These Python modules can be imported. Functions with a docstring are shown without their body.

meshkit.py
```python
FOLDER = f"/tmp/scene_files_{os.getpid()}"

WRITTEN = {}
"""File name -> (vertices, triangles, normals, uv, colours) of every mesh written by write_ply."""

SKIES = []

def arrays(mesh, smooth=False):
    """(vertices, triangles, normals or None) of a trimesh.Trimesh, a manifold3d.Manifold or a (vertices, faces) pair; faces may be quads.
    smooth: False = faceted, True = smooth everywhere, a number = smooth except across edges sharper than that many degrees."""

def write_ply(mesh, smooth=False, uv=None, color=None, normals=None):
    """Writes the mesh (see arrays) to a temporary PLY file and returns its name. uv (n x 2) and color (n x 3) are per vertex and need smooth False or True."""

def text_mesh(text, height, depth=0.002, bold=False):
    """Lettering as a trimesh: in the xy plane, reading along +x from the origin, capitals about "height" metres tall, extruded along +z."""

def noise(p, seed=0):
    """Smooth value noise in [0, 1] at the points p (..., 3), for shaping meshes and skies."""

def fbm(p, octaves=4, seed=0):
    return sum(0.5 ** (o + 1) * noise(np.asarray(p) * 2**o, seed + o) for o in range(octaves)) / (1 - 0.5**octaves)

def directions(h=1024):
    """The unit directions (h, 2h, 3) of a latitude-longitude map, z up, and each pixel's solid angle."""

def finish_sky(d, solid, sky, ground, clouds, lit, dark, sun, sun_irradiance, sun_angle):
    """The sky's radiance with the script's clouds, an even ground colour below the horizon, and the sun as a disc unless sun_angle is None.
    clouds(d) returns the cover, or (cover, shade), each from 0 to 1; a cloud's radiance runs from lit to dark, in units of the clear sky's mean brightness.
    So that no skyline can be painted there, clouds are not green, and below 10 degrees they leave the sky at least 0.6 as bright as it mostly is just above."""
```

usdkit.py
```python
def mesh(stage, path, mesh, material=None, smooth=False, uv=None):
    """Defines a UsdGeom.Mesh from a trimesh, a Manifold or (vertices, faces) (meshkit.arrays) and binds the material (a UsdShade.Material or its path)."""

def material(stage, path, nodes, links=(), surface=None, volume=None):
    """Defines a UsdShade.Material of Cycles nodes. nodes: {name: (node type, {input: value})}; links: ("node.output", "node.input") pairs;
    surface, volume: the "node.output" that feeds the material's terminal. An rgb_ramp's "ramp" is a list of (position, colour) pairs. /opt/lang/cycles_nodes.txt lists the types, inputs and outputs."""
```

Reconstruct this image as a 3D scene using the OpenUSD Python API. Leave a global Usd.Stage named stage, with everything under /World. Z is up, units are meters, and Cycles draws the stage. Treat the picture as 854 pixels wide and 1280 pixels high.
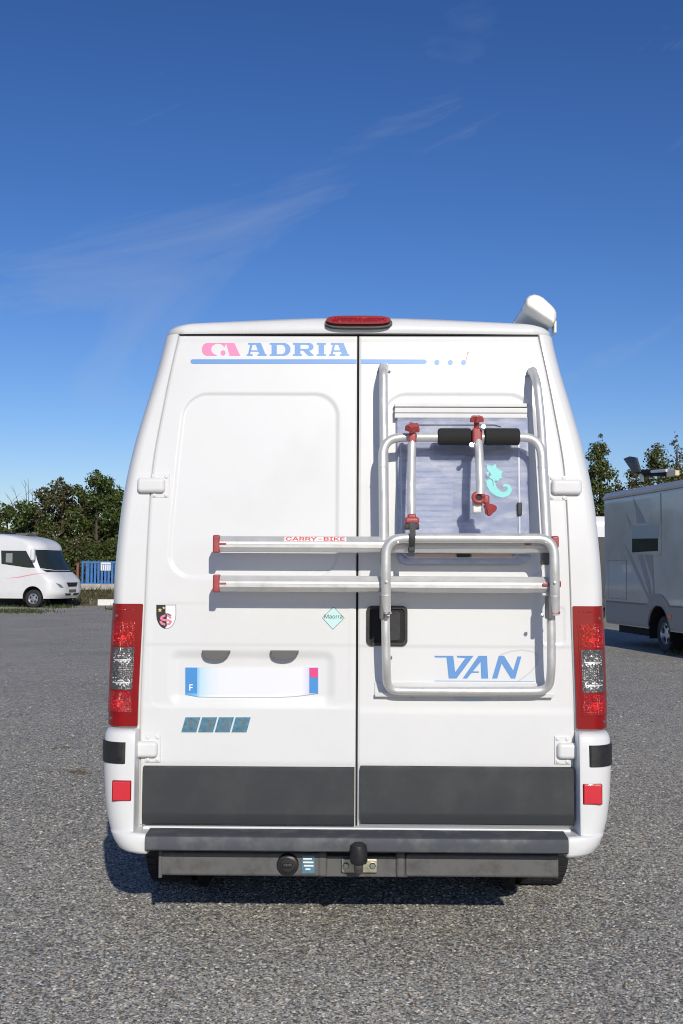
import math, random
import numpy as np, trimesh, manifold3d as m3, usdkit, meshkit
from pxr import Usd, UsdGeom, UsdLux, UsdShade, Gf, Sdf
from shapely.geometry import Polygon, LineString, Point, box as sbox
from shapely.ops import unary_union
from shapely import affinity
from scipy.interpolate import PchipInterpolator

stage = Usd.Stage.CreateInMemory()
UsdGeom.Xform.Define(stage, '/World')
UsdGeom.Scope.Define(stage, '/World/Looks')
rng = np.random.default_rng(7)
random.seed(7)
RAD = math.radians

# ------------------------------------------------------------------ camera
CAM = np.array([0.0, -4.45, 1.5]); FPX = 1385.0; PW, PH = 854.0, 1280.0
YAW, PITCH, ROLL = RAD(0.83), RAD(2.9), RAD(0.27)
_F = np.array([-math.sin(YAW) * math.cos(PITCH), math.cos(YAW) * math.cos(PITCH), math.sin(PITCH)])
_R0 = np.array([math.cos(YAW), math.sin(YAW), 0.0]); _U0 = np.cross(_R0, _F)
_R = _R0 * math.cos(ROLL) + _U0 * math.sin(ROLL); _U = _U0 * math.cos(ROLL) - _R0 * math.sin(ROLL)
cam = UsdGeom.Camera.Define(stage, '/World/camera')
cam.CreateHorizontalApertureAttr(36.0); cam.CreateVerticalApertureAttr(36.0 * PH / PW)
cam.CreateFocalLengthAttr(36.0 * FPX / PW)
cam.CreateClippingRangeAttr((0.05, 5000.0))
cam.AddTransformOp().Set(Gf.Matrix4d(*[float(x) for x in (*_R, 0, *_U, 0, *(-_F), 0, *CAM, 1)]))
cam.CreateExposureAttr(0.0)

# ------------------------------------------------------------------ sky and sun
SUN_EL, SUN_AZ = RAD(25.2), RAD(12.5)        # azimuth: to the right of straight behind the camera
sd = np.array([math.sin(SUN_AZ) * math.cos(SUN_EL), -math.cos(SUN_AZ) * math.cos(SUN_EL), math.sin(SUN_EL)])
usdkit.material(stage, '/World/Looks/sky_look', {
    'sky': ('sky_texture', {'sky_type': 'single_scattering', 'sun_disc': False, 'sun_elevation': SUN_EL,
                            'sun_rotation': math.atan2(sd[0], sd[1]), 'altitude': 100.0, 'air_density': 1.0,
                            'aerosol_density': 0.35, 'ozone_density': 3.0}),
    'hs': ('hsv', {'saturation': 1.18, 'value': 1.0, 'hue': 0.5, 'fac': 1.0}),
    'tn': ('mix_color', {'blend_type': 'multiply', 'fac': 1.0, 'b': (0.90, 0.86, 1.01), 'use_clamp': False}),
    'gm': ('gamma', {'gamma': 1.22}),
    'tc': ('texture_coordinate', {}),
    'mp': ('mapping', {'mapping_type': 'texture', 'rotation': (0.0, RAD(-24), RAD(-15)), 'scale': (0.8, 0.8, 0.2), 'location': (0.385, 3.2, 1.60)}),
    'n1': ('noise_texture', {'scale': 1.7, 'detail': 9.0, 'roughness': 0.62, 'distortion': 0.9}),
    'r1': ('rgb_ramp', {'ramp': [(0.0, (0, 0, 0)), (0.53, (0, 0, 0)), (0.85, (1, 1, 1)), (1.0, (1, 1, 1))]}),
    'fc': ('math', {'math_type': 'multiply', 'value2': 0.42}),
    'cl': ('mix_color', {'blend_type': 'mix', 'b': (7.5, 8.3, 9.4), 'use_clamp': True}),
    'bg': ('background_shader', {'strength': 0.064}),
}, [('sky.color', 'hs.color'), ('tc.generated', 'mp.vector'), ('mp.vector', 'n1.vector'), ('n1.fac', 'r1.fac'), ('r1.color', 'fc.value1'),
    ('fc.value', 'cl.fac'), ('hs.color', 'tn.a'), ('tn.result', 'gm.color'), ('gm.color', 'cl.a'), ('cl.result', 'bg.color')], surface='bg.background')
dome = UsdLux.DomeLight.Define(stage, '/World/sky')
UsdShade.MaterialBindingAPI.Apply(dome.GetPrim()).Bind(UsdShade.Material.Get(stage, '/World/Looks/sky_look'))
dome.GetPrim().SetCustomDataByKey('kind', 'structure')
sun = UsdLux.DistantLight.Define(stage, '/World/sun')
sun.CreateIntensityAttr(0.88); sun.CreateAngleAttr(0.53); sun.CreateNormalizeAttr(True); sun.CreateColorAttr(Gf.Vec3f(1.0, 0.95, 0.85))
_z = sd; _x = np.cross([0, 0, 1.0], _z); _x /= np.linalg.norm(_x); _y = np.cross(_z, _x)
sun.AddTransformOp().Set(Gf.Matrix4d(*[float(v) for v in (*_x, 0, *_y, 0, *_z, 0, 0, 0, 30, 1)]))

# ------------------------------------------------------------------ helpers
def P(u, v, Y=0.0):
    """The point of the plane y = Y (a number or a function of z) seen at (u, v) of the 854 x 1280 photograph."""
    d = _F + _R * (u - PW / 2) / FPX + _U * (PH / 2 - v) / FPX
    y = Y if not callable(Y) else 0.0
    for _ in range(6):
        p = CAM + d * (y - CAM[1]) / d[1]
        if not callable(Y):
            break
        y = Y(p[2])
    return p

_count = {}
def path_for(parent, name):
    base = parent + '/' + name
    n = _count.get(base, 0); _count[base] = n + 1
    return base if n == 0 else '%s_%03d' % (base, n)

def tag(prim, label=None, cat=None, group=None, kind=None):
    for k, v in (('label', label), ('category', cat), ('group', group), ('kind', kind)):
        if v:
            prim.SetCustomDataByKey(k, v)
    return prim

def thing(name, label, cat, loc=(0, 0, 0), rotz=0.0, group=None):
    p = path_for('/World', name)
    x = UsdGeom.Xform.Define(stage, p)
    x.AddTranslateOp().Set(Gf.Vec3d(*map(float, loc)))
    x.AddRotateZOp().Set(float(rotz))
    tag(x.GetPrim(), label, cat, group)
    return p

def part(parent, name, mesh, mat, smooth=35, label=None, kind=None):
    if isinstance(mesh, (list,)):
        mesh = trimesh.util.concatenate(mesh)
    p = path_for(parent, name)
    m = usdkit.mesh(stage, p, mesh, '/World/Looks/' + mat, smooth=smooth)
    tag(m.GetPrim(), label, None, None, kind)
    return p

def single(name, mesh, mat, label, cat, smooth=35, group=None, kind=None):
    p = path_for('/World', name)
    m = usdkit.mesh(stage, p, trimesh.util.concatenate(mesh) if isinstance(mesh, list) else mesh, '/World/Looks/' + mat, smooth=smooth)
    tag(m.GetPrim(), label, cat, group, kind)
    return p

def pr(name, base, rough=0.5, metal=0.0, vary=0.0, vscale=6.0, bump=0.0, bscale=200.0, dirt=None, **kw):
    nodes = {'p': ('principled_bsdf', {'base_color': base, 'roughness': rough, 'metallic': metal, **kw})}
    links = []
    if vary or bump or dirt:
        nodes['tc'] = ('texture_coordinate', {})
    if vary or dirt:
        nodes['n'] = ('noise_texture', {'scale': vscale, 'detail': 6.0, 'roughness': 0.62})
        lo = tuple(max(0, c * (1 - vary)) for c in base); hi = tuple(min(1, c * (1 + vary)) for c in base)
        st = [(0.3, lo), (0.7, hi)] if not dirt else [(0.25, dirt), (0.52, base), (1.0, base)]
        nodes['r'] = ('rgb_ramp', {'ramp': st})
        links += [('tc.object', 'n.vector'), ('n.fac', 'r.fac'), ('r.color', 'p.base_color')]
        nodes['rr'] = ('map_range', {'from_min': 0.3, 'from_max': 0.7, 'to_min': max(0.02, rough * 0.75), 'to_max': min(1, rough * 1.3)})
        links += [('n.fac', 'rr.value'), ('rr.result', 'p.roughness')]
    if bump:
        nodes['bn'] = ('noise_texture', {'scale': bscale, 'detail': 3.0})
        nodes['b'] = ('bump', {'strength': 1.0, 'distance': bump})
        links += [('tc.object', 'bn.vector'), ('bn.fac', 'b.height'), ('b.normal', 'p.normal')]
    return usdkit.material(stage, '/World/Looks/' + name, nodes, links, surface='p.BSDF')

def box(x0, x1, y0, y1, z0, z1, r=0.0, n=3):
    """A box, with edges rounded by r."""
    if r <= 0:
        b = trimesh.creation.box([x1 - x0, y1 - y0, z1 - z0]); b.apply_translation([(x0 + x1) / 2, (y0 + y1) / 2, (z0 + z1) / 2]); return b
    r = min(r, 0.499 * min(x1 - x0, y1 - y0, z1 - z0))
    s = m3.Manifold.sphere(r, 4 * n)
    h = m3.Manifold.batch_hull([s.translate((x, y, z)) for x in (x0 + r, x1 - r) for y in (y0 + r, y1 - r) for z in (z0 + r, z1 - r)])
    return tm(h)

def tm(man):
    m = man.to_mesh(); return trimesh.Trimesh(np.array(m.vert_properties[:, :3]), np.array(m.tri_verts), process=False)

def man(mesh):
    return m3.Manifold(m3.Mesh(np.asarray(mesh.vertices, np.float32), np.asarray(mesh.faces, np.uint32)))

def hull(pts):
    return trimesh.convex.convex_hull(np.asarray(pts, float))

def cyl(p0, p1, r, n=20, r1=None):
    return tube([p0, p1], r, n=n) if r1 is None else cone(p0, p1, r, r1, n)

def _frames(p):
    t = np.gradient(p, axis=0); t /= np.linalg.norm(t, axis=1, keepdims=True)
    a = np.cross(t[0], [0, 0, 1.0] if abs(t[0][2]) < 0.9 else [0, 1.0, 0]); a /= np.linalg.norm(a)
    A = []
    for k in range(len(p)):
        a = a - t[k] * (a @ t[k]); a /= np.linalg.norm(a); A.append(a)
    A = np.array(A); return A, np.cross(t, A)

def tube(pts, r, fillet=0.0, n=14, seg=8):
    """A round tube along a polyline whose corners are rounded; r one number or one per resulting point for straight polylines."""
    pts = [np.asarray(p, float) for p in pts]; out = [pts[0]]
    for i in range(1, len(pts) - 1):
        a, b, c = pts[i - 1], pts[i], pts[i + 1]
        la, lc = np.linalg.norm(a - b), np.linalg.norm(c - b)
        f = fillet if np.ndim(fillet) == 0 else fillet[i]
        f = min(f, 0.48 * la, 0.48 * lc)
        if f <= 1e-6:
            out.append(b); continue
        p0, p1 = b + (a - b) / la * f, b + (c - b) / lc * f
        for k in range(seg + 1):
            s = k / seg
            q0 = p0 * (1 - s) ** 2 + 2 * b * s * (1 - s) + p1 * s * s
            mid = 0.14 * 4 * s * (1 - s)         # pull towards a true arc
            out.append(q0 * (1 - mid * 0.35) + b * (mid * 0.35))
    out.append(pts[-1]); p = np.array(out)
    A, B = _frames(p); ang = np.arange(n) * 2 * math.pi / n
    rr = np.broadcast_to(np.asarray(r, float), (len(p),))
    v = p[:, None] + rr[:, None, None] * (np.cos(ang)[None, :, None] * A[:, None] + np.sin(ang)[None, :, None] * B[:, None])
    i, j = np.meshgrid(np.arange(len(p) - 1), np.arange(n), indexing='ij')
    q = np.stack([i * n + j, i * n + (j + 1) % n, (i + 1) * n + (j + 1) % n, (i + 1) * n + j], -1).reshape(-1, 4)
    f = np.vstack([q[:, [0, 1, 2]], q[:, [0, 2, 3]]])
    V = np.vstack([v.reshape(-1, 3), p[0], p[-1]]); c0, c1 = len(V) - 2, len(V) - 1; L = (len(p) - 1) * n
    caps = [(c0, (k + 1) % n, k) for k in range(n)] + [(c1, L + k, L + (k + 1) % n) for k in range(n)]
    m = trimesh.Trimesh(V, np.vstack([f, caps]), process=False)
    if m.volume < 0:
        m.invert()
    return m

def cone(p0, p1, r0, r1, n=10):
    return tube([p0, p1], [r0, r1], n=n)

def lathe(profile, axis_pos, axis='y', n=28):
    """profile: (radius, distance along the axis)."""
    m = trimesh.creation.revolve(np.array(profile, float), sections=n)
    if axis == 'y':
        m.apply_transform(trimesh.transformations.rotation_matrix(math.pi / 2, [1, 0, 0]))     # z -> -y
    if axis == 'x':
        m.apply_transform(trimesh.transformations.rotation_matrix(math.pi / 2, [0, 1, 0]))     # z -> +x
    m.apply_translation(axis_pos); m.fix_normals(); return m

def polys(shape):
    return [g for g in getattr(shape, 'geoms', [shape]) if g.area > 1e-9]

def ext(shape, h, maxe=None):
    ms = []
    for g in polys(shape):
        m = trimesh.creation.extrude_polygon(g, h, engine='earcut')
        if maxe:
            v, f = trimesh.remesh.subdivide_to_size(m.vertices, m.faces, maxe, max_iter=12); m = trimesh.Trimesh(v, f, process=False)
        ms.append(m)
    return trimesh.util.concatenate(ms)

def wrap(shape, fn, off, thick, maxe=0.06):
    """A flat outline (a, b) laid on a surface: fn(a, b) gives the points and outward normals; it starts off - thick and ends off above it."""
    m = ext(shape, thick, maxe); v = m.vertices
    p, n = fn(v[:, 0], v[:, 1])
    m = trimesh.Trimesh(p + n * (off - thick + v[:, 2])[:, None], m.faces, process=False)
    if m.volume < 0:
        m.invert()
    return m

def rrect(x0, x1, z0, z1, r):
    return sbox(x0 + r, z0 + r, x1 - r, z1 - r).buffer(r, 8)

def profile_x(poly_yz, x0, x1):
    """A (y, z) outline drawn out along x."""
    m = trimesh.creation.extrude_polygon(Polygon(poly_yz) if not hasattr(poly_yz, 'exterior') else poly_yz, x1 - x0, engine='earcut')
    v = m.vertices.copy(); m.vertices = np.column_stack([x0 + v[:, 2], v[:, 0], v[:, 1]]); m.fix_normals(); return m

def mirror(mesh):
    m = mesh.copy(); m.vertices[:, 0] *= -1; m.invert(); return m

# ------------------------------------------------------------------ materials
pr('white_paint', (0.70, 0.70, 0.69), 0.32, dirt=(0.675, 0.670, 0.655), vscale=2.2, coat_weight=0.18, coat_roughness=0.12, specular_ior_level=0.3)
pr('white_plastic', (0.67, 0.67, 0.66), 0.42, dirt=(0.62, 0.61, 0.59), vscale=9.0)
pr('gap_black', (0.012, 0.012, 0.012), 0.8)
pr('grey_trim', (0.027, 0.030, 0.033), 0.55, dirt=(0.046, 0.048, 0.049), vscale=5.0, bump=0.0003, bscale=900.0)
pr('grey_step', (0.065, 0.07, 0.08), 0.62, dirt=(0.12, 0.122, 0.125), vscale=11.0, bump=0.0004, bscale=700.0)
pr('towbar_paint', (0.11, 0.108, 0.105), 0.55, dirt=(0.065, 0.062, 0.06), vscale=14.0, bump=0.0004, bscale=300.0)
pr('black_plastic', (0.018, 0.018, 0.019), 0.42, vary=0.25, vscale=30.0)
pr('black_foam', (0.02, 0.02, 0.02), 0.9, bump=0.0012, bscale=500.0)
pr('lamp_grey', (0.12, 0.113, 0.108), 0.45)
pr('aluminium', (0.66, 0.655, 0.63), 0.40, 0.45, vary=0.05, vscale=18.0, bump=0.0001, bscale=400.0)
pr('aluminium_bright', (0.83, 0.83, 0.82), 0.14, 1.0)
pr('steel_bolt', (0.5, 0.5, 0.48), 0.35, 1.0)
pr('chrome_soft', (0.75, 0.75, 0.74), 0.3, 0.4, bump=0.002, bscale=160.0)
pr('zinc_plate', (0.52, 0.50, 0.38), 0.42, 0.8, vary=0.15, vscale=40.0)
pr('red_plastic', (0.36, 0.06, 0.06), 0.42, vary=0.12, vscale=40.0)
pr('rubber', (0.02, 0.02, 0.021), 0.8, vary=0.3, vscale=20.0, bump=0.001, bscale=120.0)
pr('rim_metal', (0.55, 0.55, 0.56), 0.38, 0.9)
pr('blue_print', (0.115, 0.28, 0.58), 0.4)
pr('pink_print', (0.72, 0.21, 0.41), 0.4)
pr('red_print', (0.70, 0.10, 0.07), 0.5)
pr('ghost_print', (0.56, 0.575, 0.58), 0.5)
pr('smear_print', (0.55, 0.62, 0.66), 0.5)
pr('black_print', (0.02, 0.02, 0.022), 0.45)
pr('white_print', (0.8, 0.8, 0.8), 0.45)
pr('gold_print', (0.75, 0.55, 0.22), 0.45)
pr('rose_print', (0.72, 0.22, 0.30), 0.45)
pr('mint_print', (0.52, 0.76, 0.74), 0.45)
pr('cyan_print', (0.16, 0.58, 0.57), 0.4)
pr('badge_blue', (0.085, 0.21, 0.29), 0.3, vary=0.3, vscale=60.0, coat_weight=0.5)
pr('badge_letter', (0.15, 0.17, 0.17), 0.35)
pr('plate_white', (0.82, 0.83, 0.85), 0.35)
usdkit.material(stage, '/World/Looks/plate_face', {
    'g': ('texture_coordinate', {}), 'sx': ('separate_xyz', {}), 'mr': ('map_range', {'from_min': -0.690, 'from_max': -0.155, 'to_min': 0.0, 'to_max': 1.0}),
    'r': ('rgb_ramp', {'ramp': [(0.0, (0.10, 0.36, 0.72)), (0.085, (0.16, 0.44, 0.76)), (0.12, (0.50, 0.69, 0.83)), (0.19, (0.68, 0.75, 0.80)), (0.27, (0.77, 0.785, 0.80)), (0.88, (0.79, 0.79, 0.80)), (0.94, (0.62, 0.60, 0.78)), (1.0, (0.36, 0.40, 0.74))]}),
    'p': ('principled_bsdf', {'roughness': 0.35})},
    [('g.object', 'sx.vector'), ('sx.x', 'mr.value'), ('mr.result', 'r.fac'), ('r.color', 'p.base_color')], surface='p.BSDF')
pr('plate_blue', (0.06, 0.27, 0.60), 0.4)
pr('plate_red', (0.72, 0.06, 0.22), 0.4)
pr('awning_white', (0.74, 0.73, 0.67), 0.4, vary=0.05, vscale=10.0)
pr('awning_grey', (0.45, 0.45, 0.43), 0.5)
pr('reflector_red', (0.62, 0.025, 0.04), 0.25, bump=0.0006, bscale=260.0, coat_weight=0.6)
pr('kerb_white', (0.74, 0.73, 0.70), 0.8, vary=0.08, vscale=6.0)
pr('mh_white', (0.70, 0.70, 0.70), 0.3, vary=0.03, vscale=2.0, coat_weight=0.4)
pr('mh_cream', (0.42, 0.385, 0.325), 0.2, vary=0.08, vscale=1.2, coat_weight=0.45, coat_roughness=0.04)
pr('mh_taupe', (0.255, 0.225, 0.20), 0.4, vary=0.06, vscale=2.0)
pr('mh_skirt', (0.24, 0.215, 0.19), 0.38, vary=0.06, vscale=2.0)
pr('mh_beige', (0.66, 0.54, 0.36), 0.5)
pr('dish_grey', (0.05, 0.052, 0.06), 0.5)
pr('camper_shade', (0.028, 0.033, 0.042), 0.4)
pr('dark_glass', (0.020, 0.028, 0.026), 0.05, specular_ior_level=0.45)
pr('frosted', (0.26, 0.28, 0.27), 0.35)
pr('under_black', (0.01, 0.01, 0.01), 0.9)
pr('orange_lens', (0.7, 0.16, 0.03), 0.3)
pr('gate_blue', (0.045, 0.16, 0.42), 0.5, vary=0.12, vscale=5.0)
pr('concrete', (0.42, 0.39, 0.34), 0.9, vary=0.25, vscale=3.0, bump=0.01, bscale=20.0)
pr('rust', (0.24, 0.09, 0.06), 0.8, vary=0.2, vscale=8.0)
pr('bark', (0.075, 0.06, 0.045), 0.9, vary=0.3, vscale=6.0)
pr('blind_white', (0.78, 0.80, 0.84), 0.6)
pr('window_inner', (0.36, 0.39, 0.50), 0.5, vary=0.15, vscale=8.0)
pr('window_edge', (0.50, 0.52, 0.60), 0.3, coat_weight=0.6)
pr('peach', (0.75, 0.50, 0.38), 0.5)

usdkit.material(stage, '/World/Looks/acrylic', {
    't': ('transparent_bsdf', {'color': (0.86, 0.88, 0.94)}), 'g': ('glossy_bsdf', {'color': (0.95, 0.95, 1.0), 'roughness': 0.06}),
    'd': ('diffuse_bsdf', {}), 'rc': ('rgb_ramp', {'ramp': [(0.34, (0.46, 0.50, 0.62)), (0.52, (0.58, 0.61, 0.70)), (0.70, (0.80, 0.82, 0.85))]}), 'f': ('fresnel', {'IOR': 1.49}),  # noise streaks in the diffuse colour imitate reflections on the pane
    'tc': ('texture_coordinate', {}), 'mp': ('mapping', {'scale': (4.0, 4.0, 11.0), 'rotation': (0.0, 0.25, 0.0)}), 'n': ('noise_texture', {'scale': 1.3, 'detail': 8.0, 'roughness': 0.72, 'distortion': 0.25}),
    'mr': ('map_range', {'from_min': 0.35, 'from_max': 0.72, 'to_min': 0.25, 'to_max': 0.62}),
    'm0': ('mix_closure', {}), 'm1': ('mix_closure', {})},
    [('tc.object', 'mp.vector'), ('mp.vector', 'n.vector'), ('n.fac', 'rc.fac'), ('rc.color', 'd.color'), ('n.fac', 'mr.value'), ('mr.result', 'm0.fac'), ('t.BSDF', 'm0.closure1'), ('d.BSDF', 'm0.closure2'),
     ('f.fac', 'm1.fac'), ('m0.closure', 'm1.closure1'), ('g.BSDF', 'm1.closure2')], surface='m1.closure')

def lens(name, c_dark, c_bright, scale, rough=0.12, metal=0.0, rnd=0.15):
    usdkit.material(stage, '/World/Looks/' + name, {
        'tc': ('texture_coordinate', {}), 'v': ('voronoi_texture', {'scale': scale, 'feature': 'f1', 'randomness': rnd}),
        's': ('separate_color', {'color_type': 'rgb'}), 'r': ('rgb_ramp', {'ramp': [(0.0, c_dark), (0.55, c_dark), (0.95, c_bright), (1.0, c_bright)]}),
        'b': ('bump', {'strength': 1.0, 'distance': 0.004}),
        'p': ('principled_bsdf', {'roughness': rough, 'metallic': metal, 'coat_weight': 0.4, 'coat_roughness': 0.03})},
        [('tc.object', 'v.vector'), ('v.color', 's.color'), ('s.r', 'r.fac'), ('r.color', 'p.base_color'), ('v.distance', 'b.height'), ('b.normal', 'p.normal')], surface='p.BSDF')
pr('lens_red', (0.235, 0.003, 0.005), 0.22, coat_weight=0.35, coat_roughness=0.05, specular_ior_level=0.3, bump=0.0003, bscale=300.0)
lens('lens_facet', (0.26, 0.003, 0.005), (0.52, 0.009, 0.010), 150.0, rnd=0.5)
lens('lens_spot', (0.66, 0.010, 0.010), (0.95, 0.05, 0.035), 190.0)
lens('lens_clear', (0.12, 0.115, 0.11), (0.25, 0.24, 0.235), 130.0, 0.22, 0.55, rnd=0.6)

def leafmat(name, stops, trans=0.30):
    usdkit.material(stage, '/World/Looks/' + name, {
        'g': ('geometry', {}), 'r': ('rgb_ramp', {'ramp': stops}), 'd': ('diffuse_bsdf', {}), 't': ('translucent_bsdf', {}),
        'gl': ('glossy_bsdf', {'color': (0.6, 0.65, 0.6), 'roughness': 0.45}), 'm': ('mix_closure', {'fac': trans}), 'm2': ('mix_closure', {'fac': 0.06})},
        [('g.random_per_island', 'r.fac'), ('r.color', 'd.color'), ('r.color', 't.color'), ('d.BSDF', 'm.closure1'), ('t.BSDF', 'm.closure2'),
         ('m.closure', 'm2.closure1'), ('gl.BSDF', 'm2.closure2')], surface='m2.closure')
leafmat('leaf_green', [(0, (0.079, 0.109, 0.022)), (0.5, (0.172, 0.206, 0.035)), (0.85, (0.275, 0.285, 0.054)), (1, (0.387, 0.294, 0.071))], 0.28)
leafmat('leaf_olive', [(0, (0.091, 0.112, 0.029)), (0.5, (0.184, 0.207, 0.054)), (0.85, (0.276, 0.271, 0.079)), (1, (0.369, 0.280, 0.100))], 0.28)
leafmat('leaf_rust', [(0, (0.100, 0.094, 0.035)), (0.5, (0.192, 0.182, 0.063)), (0.85, (0.266, 0.220, 0.084)), (1, (0.217, 0.249, 0.070))], 0.28)
leafmat('leaf_autumn', [(0, (0.098, 0.109, 0.025)), (0.5, (0.211, 0.204, 0.046)), (0.85, (0.325, 0.277, 0.061)), (1, (0.366, 0.277, 0.081))], 0.28)
leafmat('leaf_pale', [(0, (0.149, 0.149, 0.103)), (0.5, (0.230, 0.230, 0.161)), (1, (0.322, 0.299, 0.218))])
leafmat('grass_dry', [(0, (0.10, 0.09, 0.04)), (0.5, (0.19, 0.145, 0.065)), (0.8, (0.25, 0.19, 0.09)), (1, (0.10, 0.12, 0.04))], 0.25)
leafmat('weed_green', [(0, (0.07, 0.09, 0.03)), (0.6, (0.14, 0.14, 0.06)), (1, (0.22, 0.18, 0.09))], 0.25)
leafmat('litter', [(0, (0.20, 0.13, 0.06)), (0.6, (0.30, 0.20, 0.09)), (1, (0.16, 0.12, 0.07))], 0.1)

usdkit.material(stage, '/World/Looks/gravel', {
    'g': ('geometry', {}),
    'v': ('voronoi_texture', {'scale': 118.0, 'feature': 'f1', 'randomness': 1.0}), 's': ('separate_color', {'color_type': 'rgb'}),
    'r': ('rgb_ramp', {'ramp': [(0.0, (0.085, 0.083, 0.078)), (0.22, (0.20, 0.196, 0.187)), (0.55, (0.34, 0.331, 0.308)), (0.8, (0.50, 0.48, 0.44)), (0.93, (0.70, 0.66, 0.58)), (1.0, (0.82, 0.78, 0.70))]}),
    'r2': ('rgb_ramp', {'ramp': [(0.0, (0.86, 0.97, 1.06)), (0.5, (1.0, 1.0, 1.0)), (0.86, (1.06, 1.0, 0.92)), (1.0, (1.22, 0.98, 0.76))]}),
    'tint': ('mix_color', {'blend_type': 'multiply', 'fac': 1.0, 'use_clamp': False}),
    'n1': ('noise_texture', {'scale': 0.55, 'detail': 5.0, 'roughness': 0.65}),
    'q1': ('rgb_ramp', {'ramp': [(0.3, (0.84, 0.84, 0.84)), (0.7, (1.12, 1.11, 1.09))]}),
    't2': ('mix_color', {'blend_type': 'multiply', 'fac': 1.0, 'use_clamp': False}),
    'n2': ('noise_texture', {'scale': 9.0, 'detail': 6.0, 'roughness': 0.7}),
    'q2': ('rgb_ramp', {'ramp': [(0.3, (0.92, 0.91, 0.89)), (0.7, (1.08, 1.05, 1.00))]}),
    't3': ('mix_color', {'blend_type': 'multiply', 'fac': 1.0, 'use_clamp': False}),
    'v2': ('voronoi_texture', {'scale': 60.0, 'feature': 'f1', 'randomness': 1.0}),
    'hs': ('math', {'math_type': 'multiply_add', 'value2': 1.3}),
    'b': ('bump', {'strength': 0.6, 'distance': 0.004, 'invert': True}),
    'p': ('principled_bsdf', {'roughness': 0.85, 'specular_ior_level': 0.25})},
    [('g.position', 'v.vector'), ('g.position', 'v2.vector'), ('g.position', 'n1.vector'), ('g.position', 'n2.vector'),
     ('v.color', 's.color'), ('s.r', 'r.fac'), ('s.g', 'r2.fac'), ('r.color', 'tint.a'), ('r2.color', 'tint.b'),
     ('n1.fac', 'q1.fac'), ('tint.result', 't2.a'), ('q1.color', 't2.b'), ('n2.fac', 'q2.fac'), ('t2.result', 't3.a'), ('q2.color', 't3.b'),
     ('v.distance', 'hs.value1'), ('v2.distance', 'hs.value3'), ('hs.value', 'b.height'), ('b.normal', 'p.normal'), ('t3.result', 'p.base_color')], surface='p.BSDF')
usdkit.material(stage, '/World/Looks/dirt', {
    'g': ('geometry', {}), 'n': ('noise_texture', {'scale': 1.6, 'detail': 8.0, 'roughness': 0.7}),
    'r': ('rgb_ramp', {'ramp': [(0.3, (0.10, 0.10, 0.045)), (0.5, (0.19, 0.15, 0.08)), (0.7, (0.25, 0.19, 0.11))]}),
    'b': ('bump', {'distance': 0.08, 'strength': 0.8}), 'p': ('principled_bsdf', {'roughness': 0.95})},
    [('g.position', 'n.vector'), ('n.fac', 'r.fac'), ('r.color', 'p.base_color'), ('n.fac', 'b.height'), ('b.normal', 'p.normal')], surface='p.BSDF')

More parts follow.
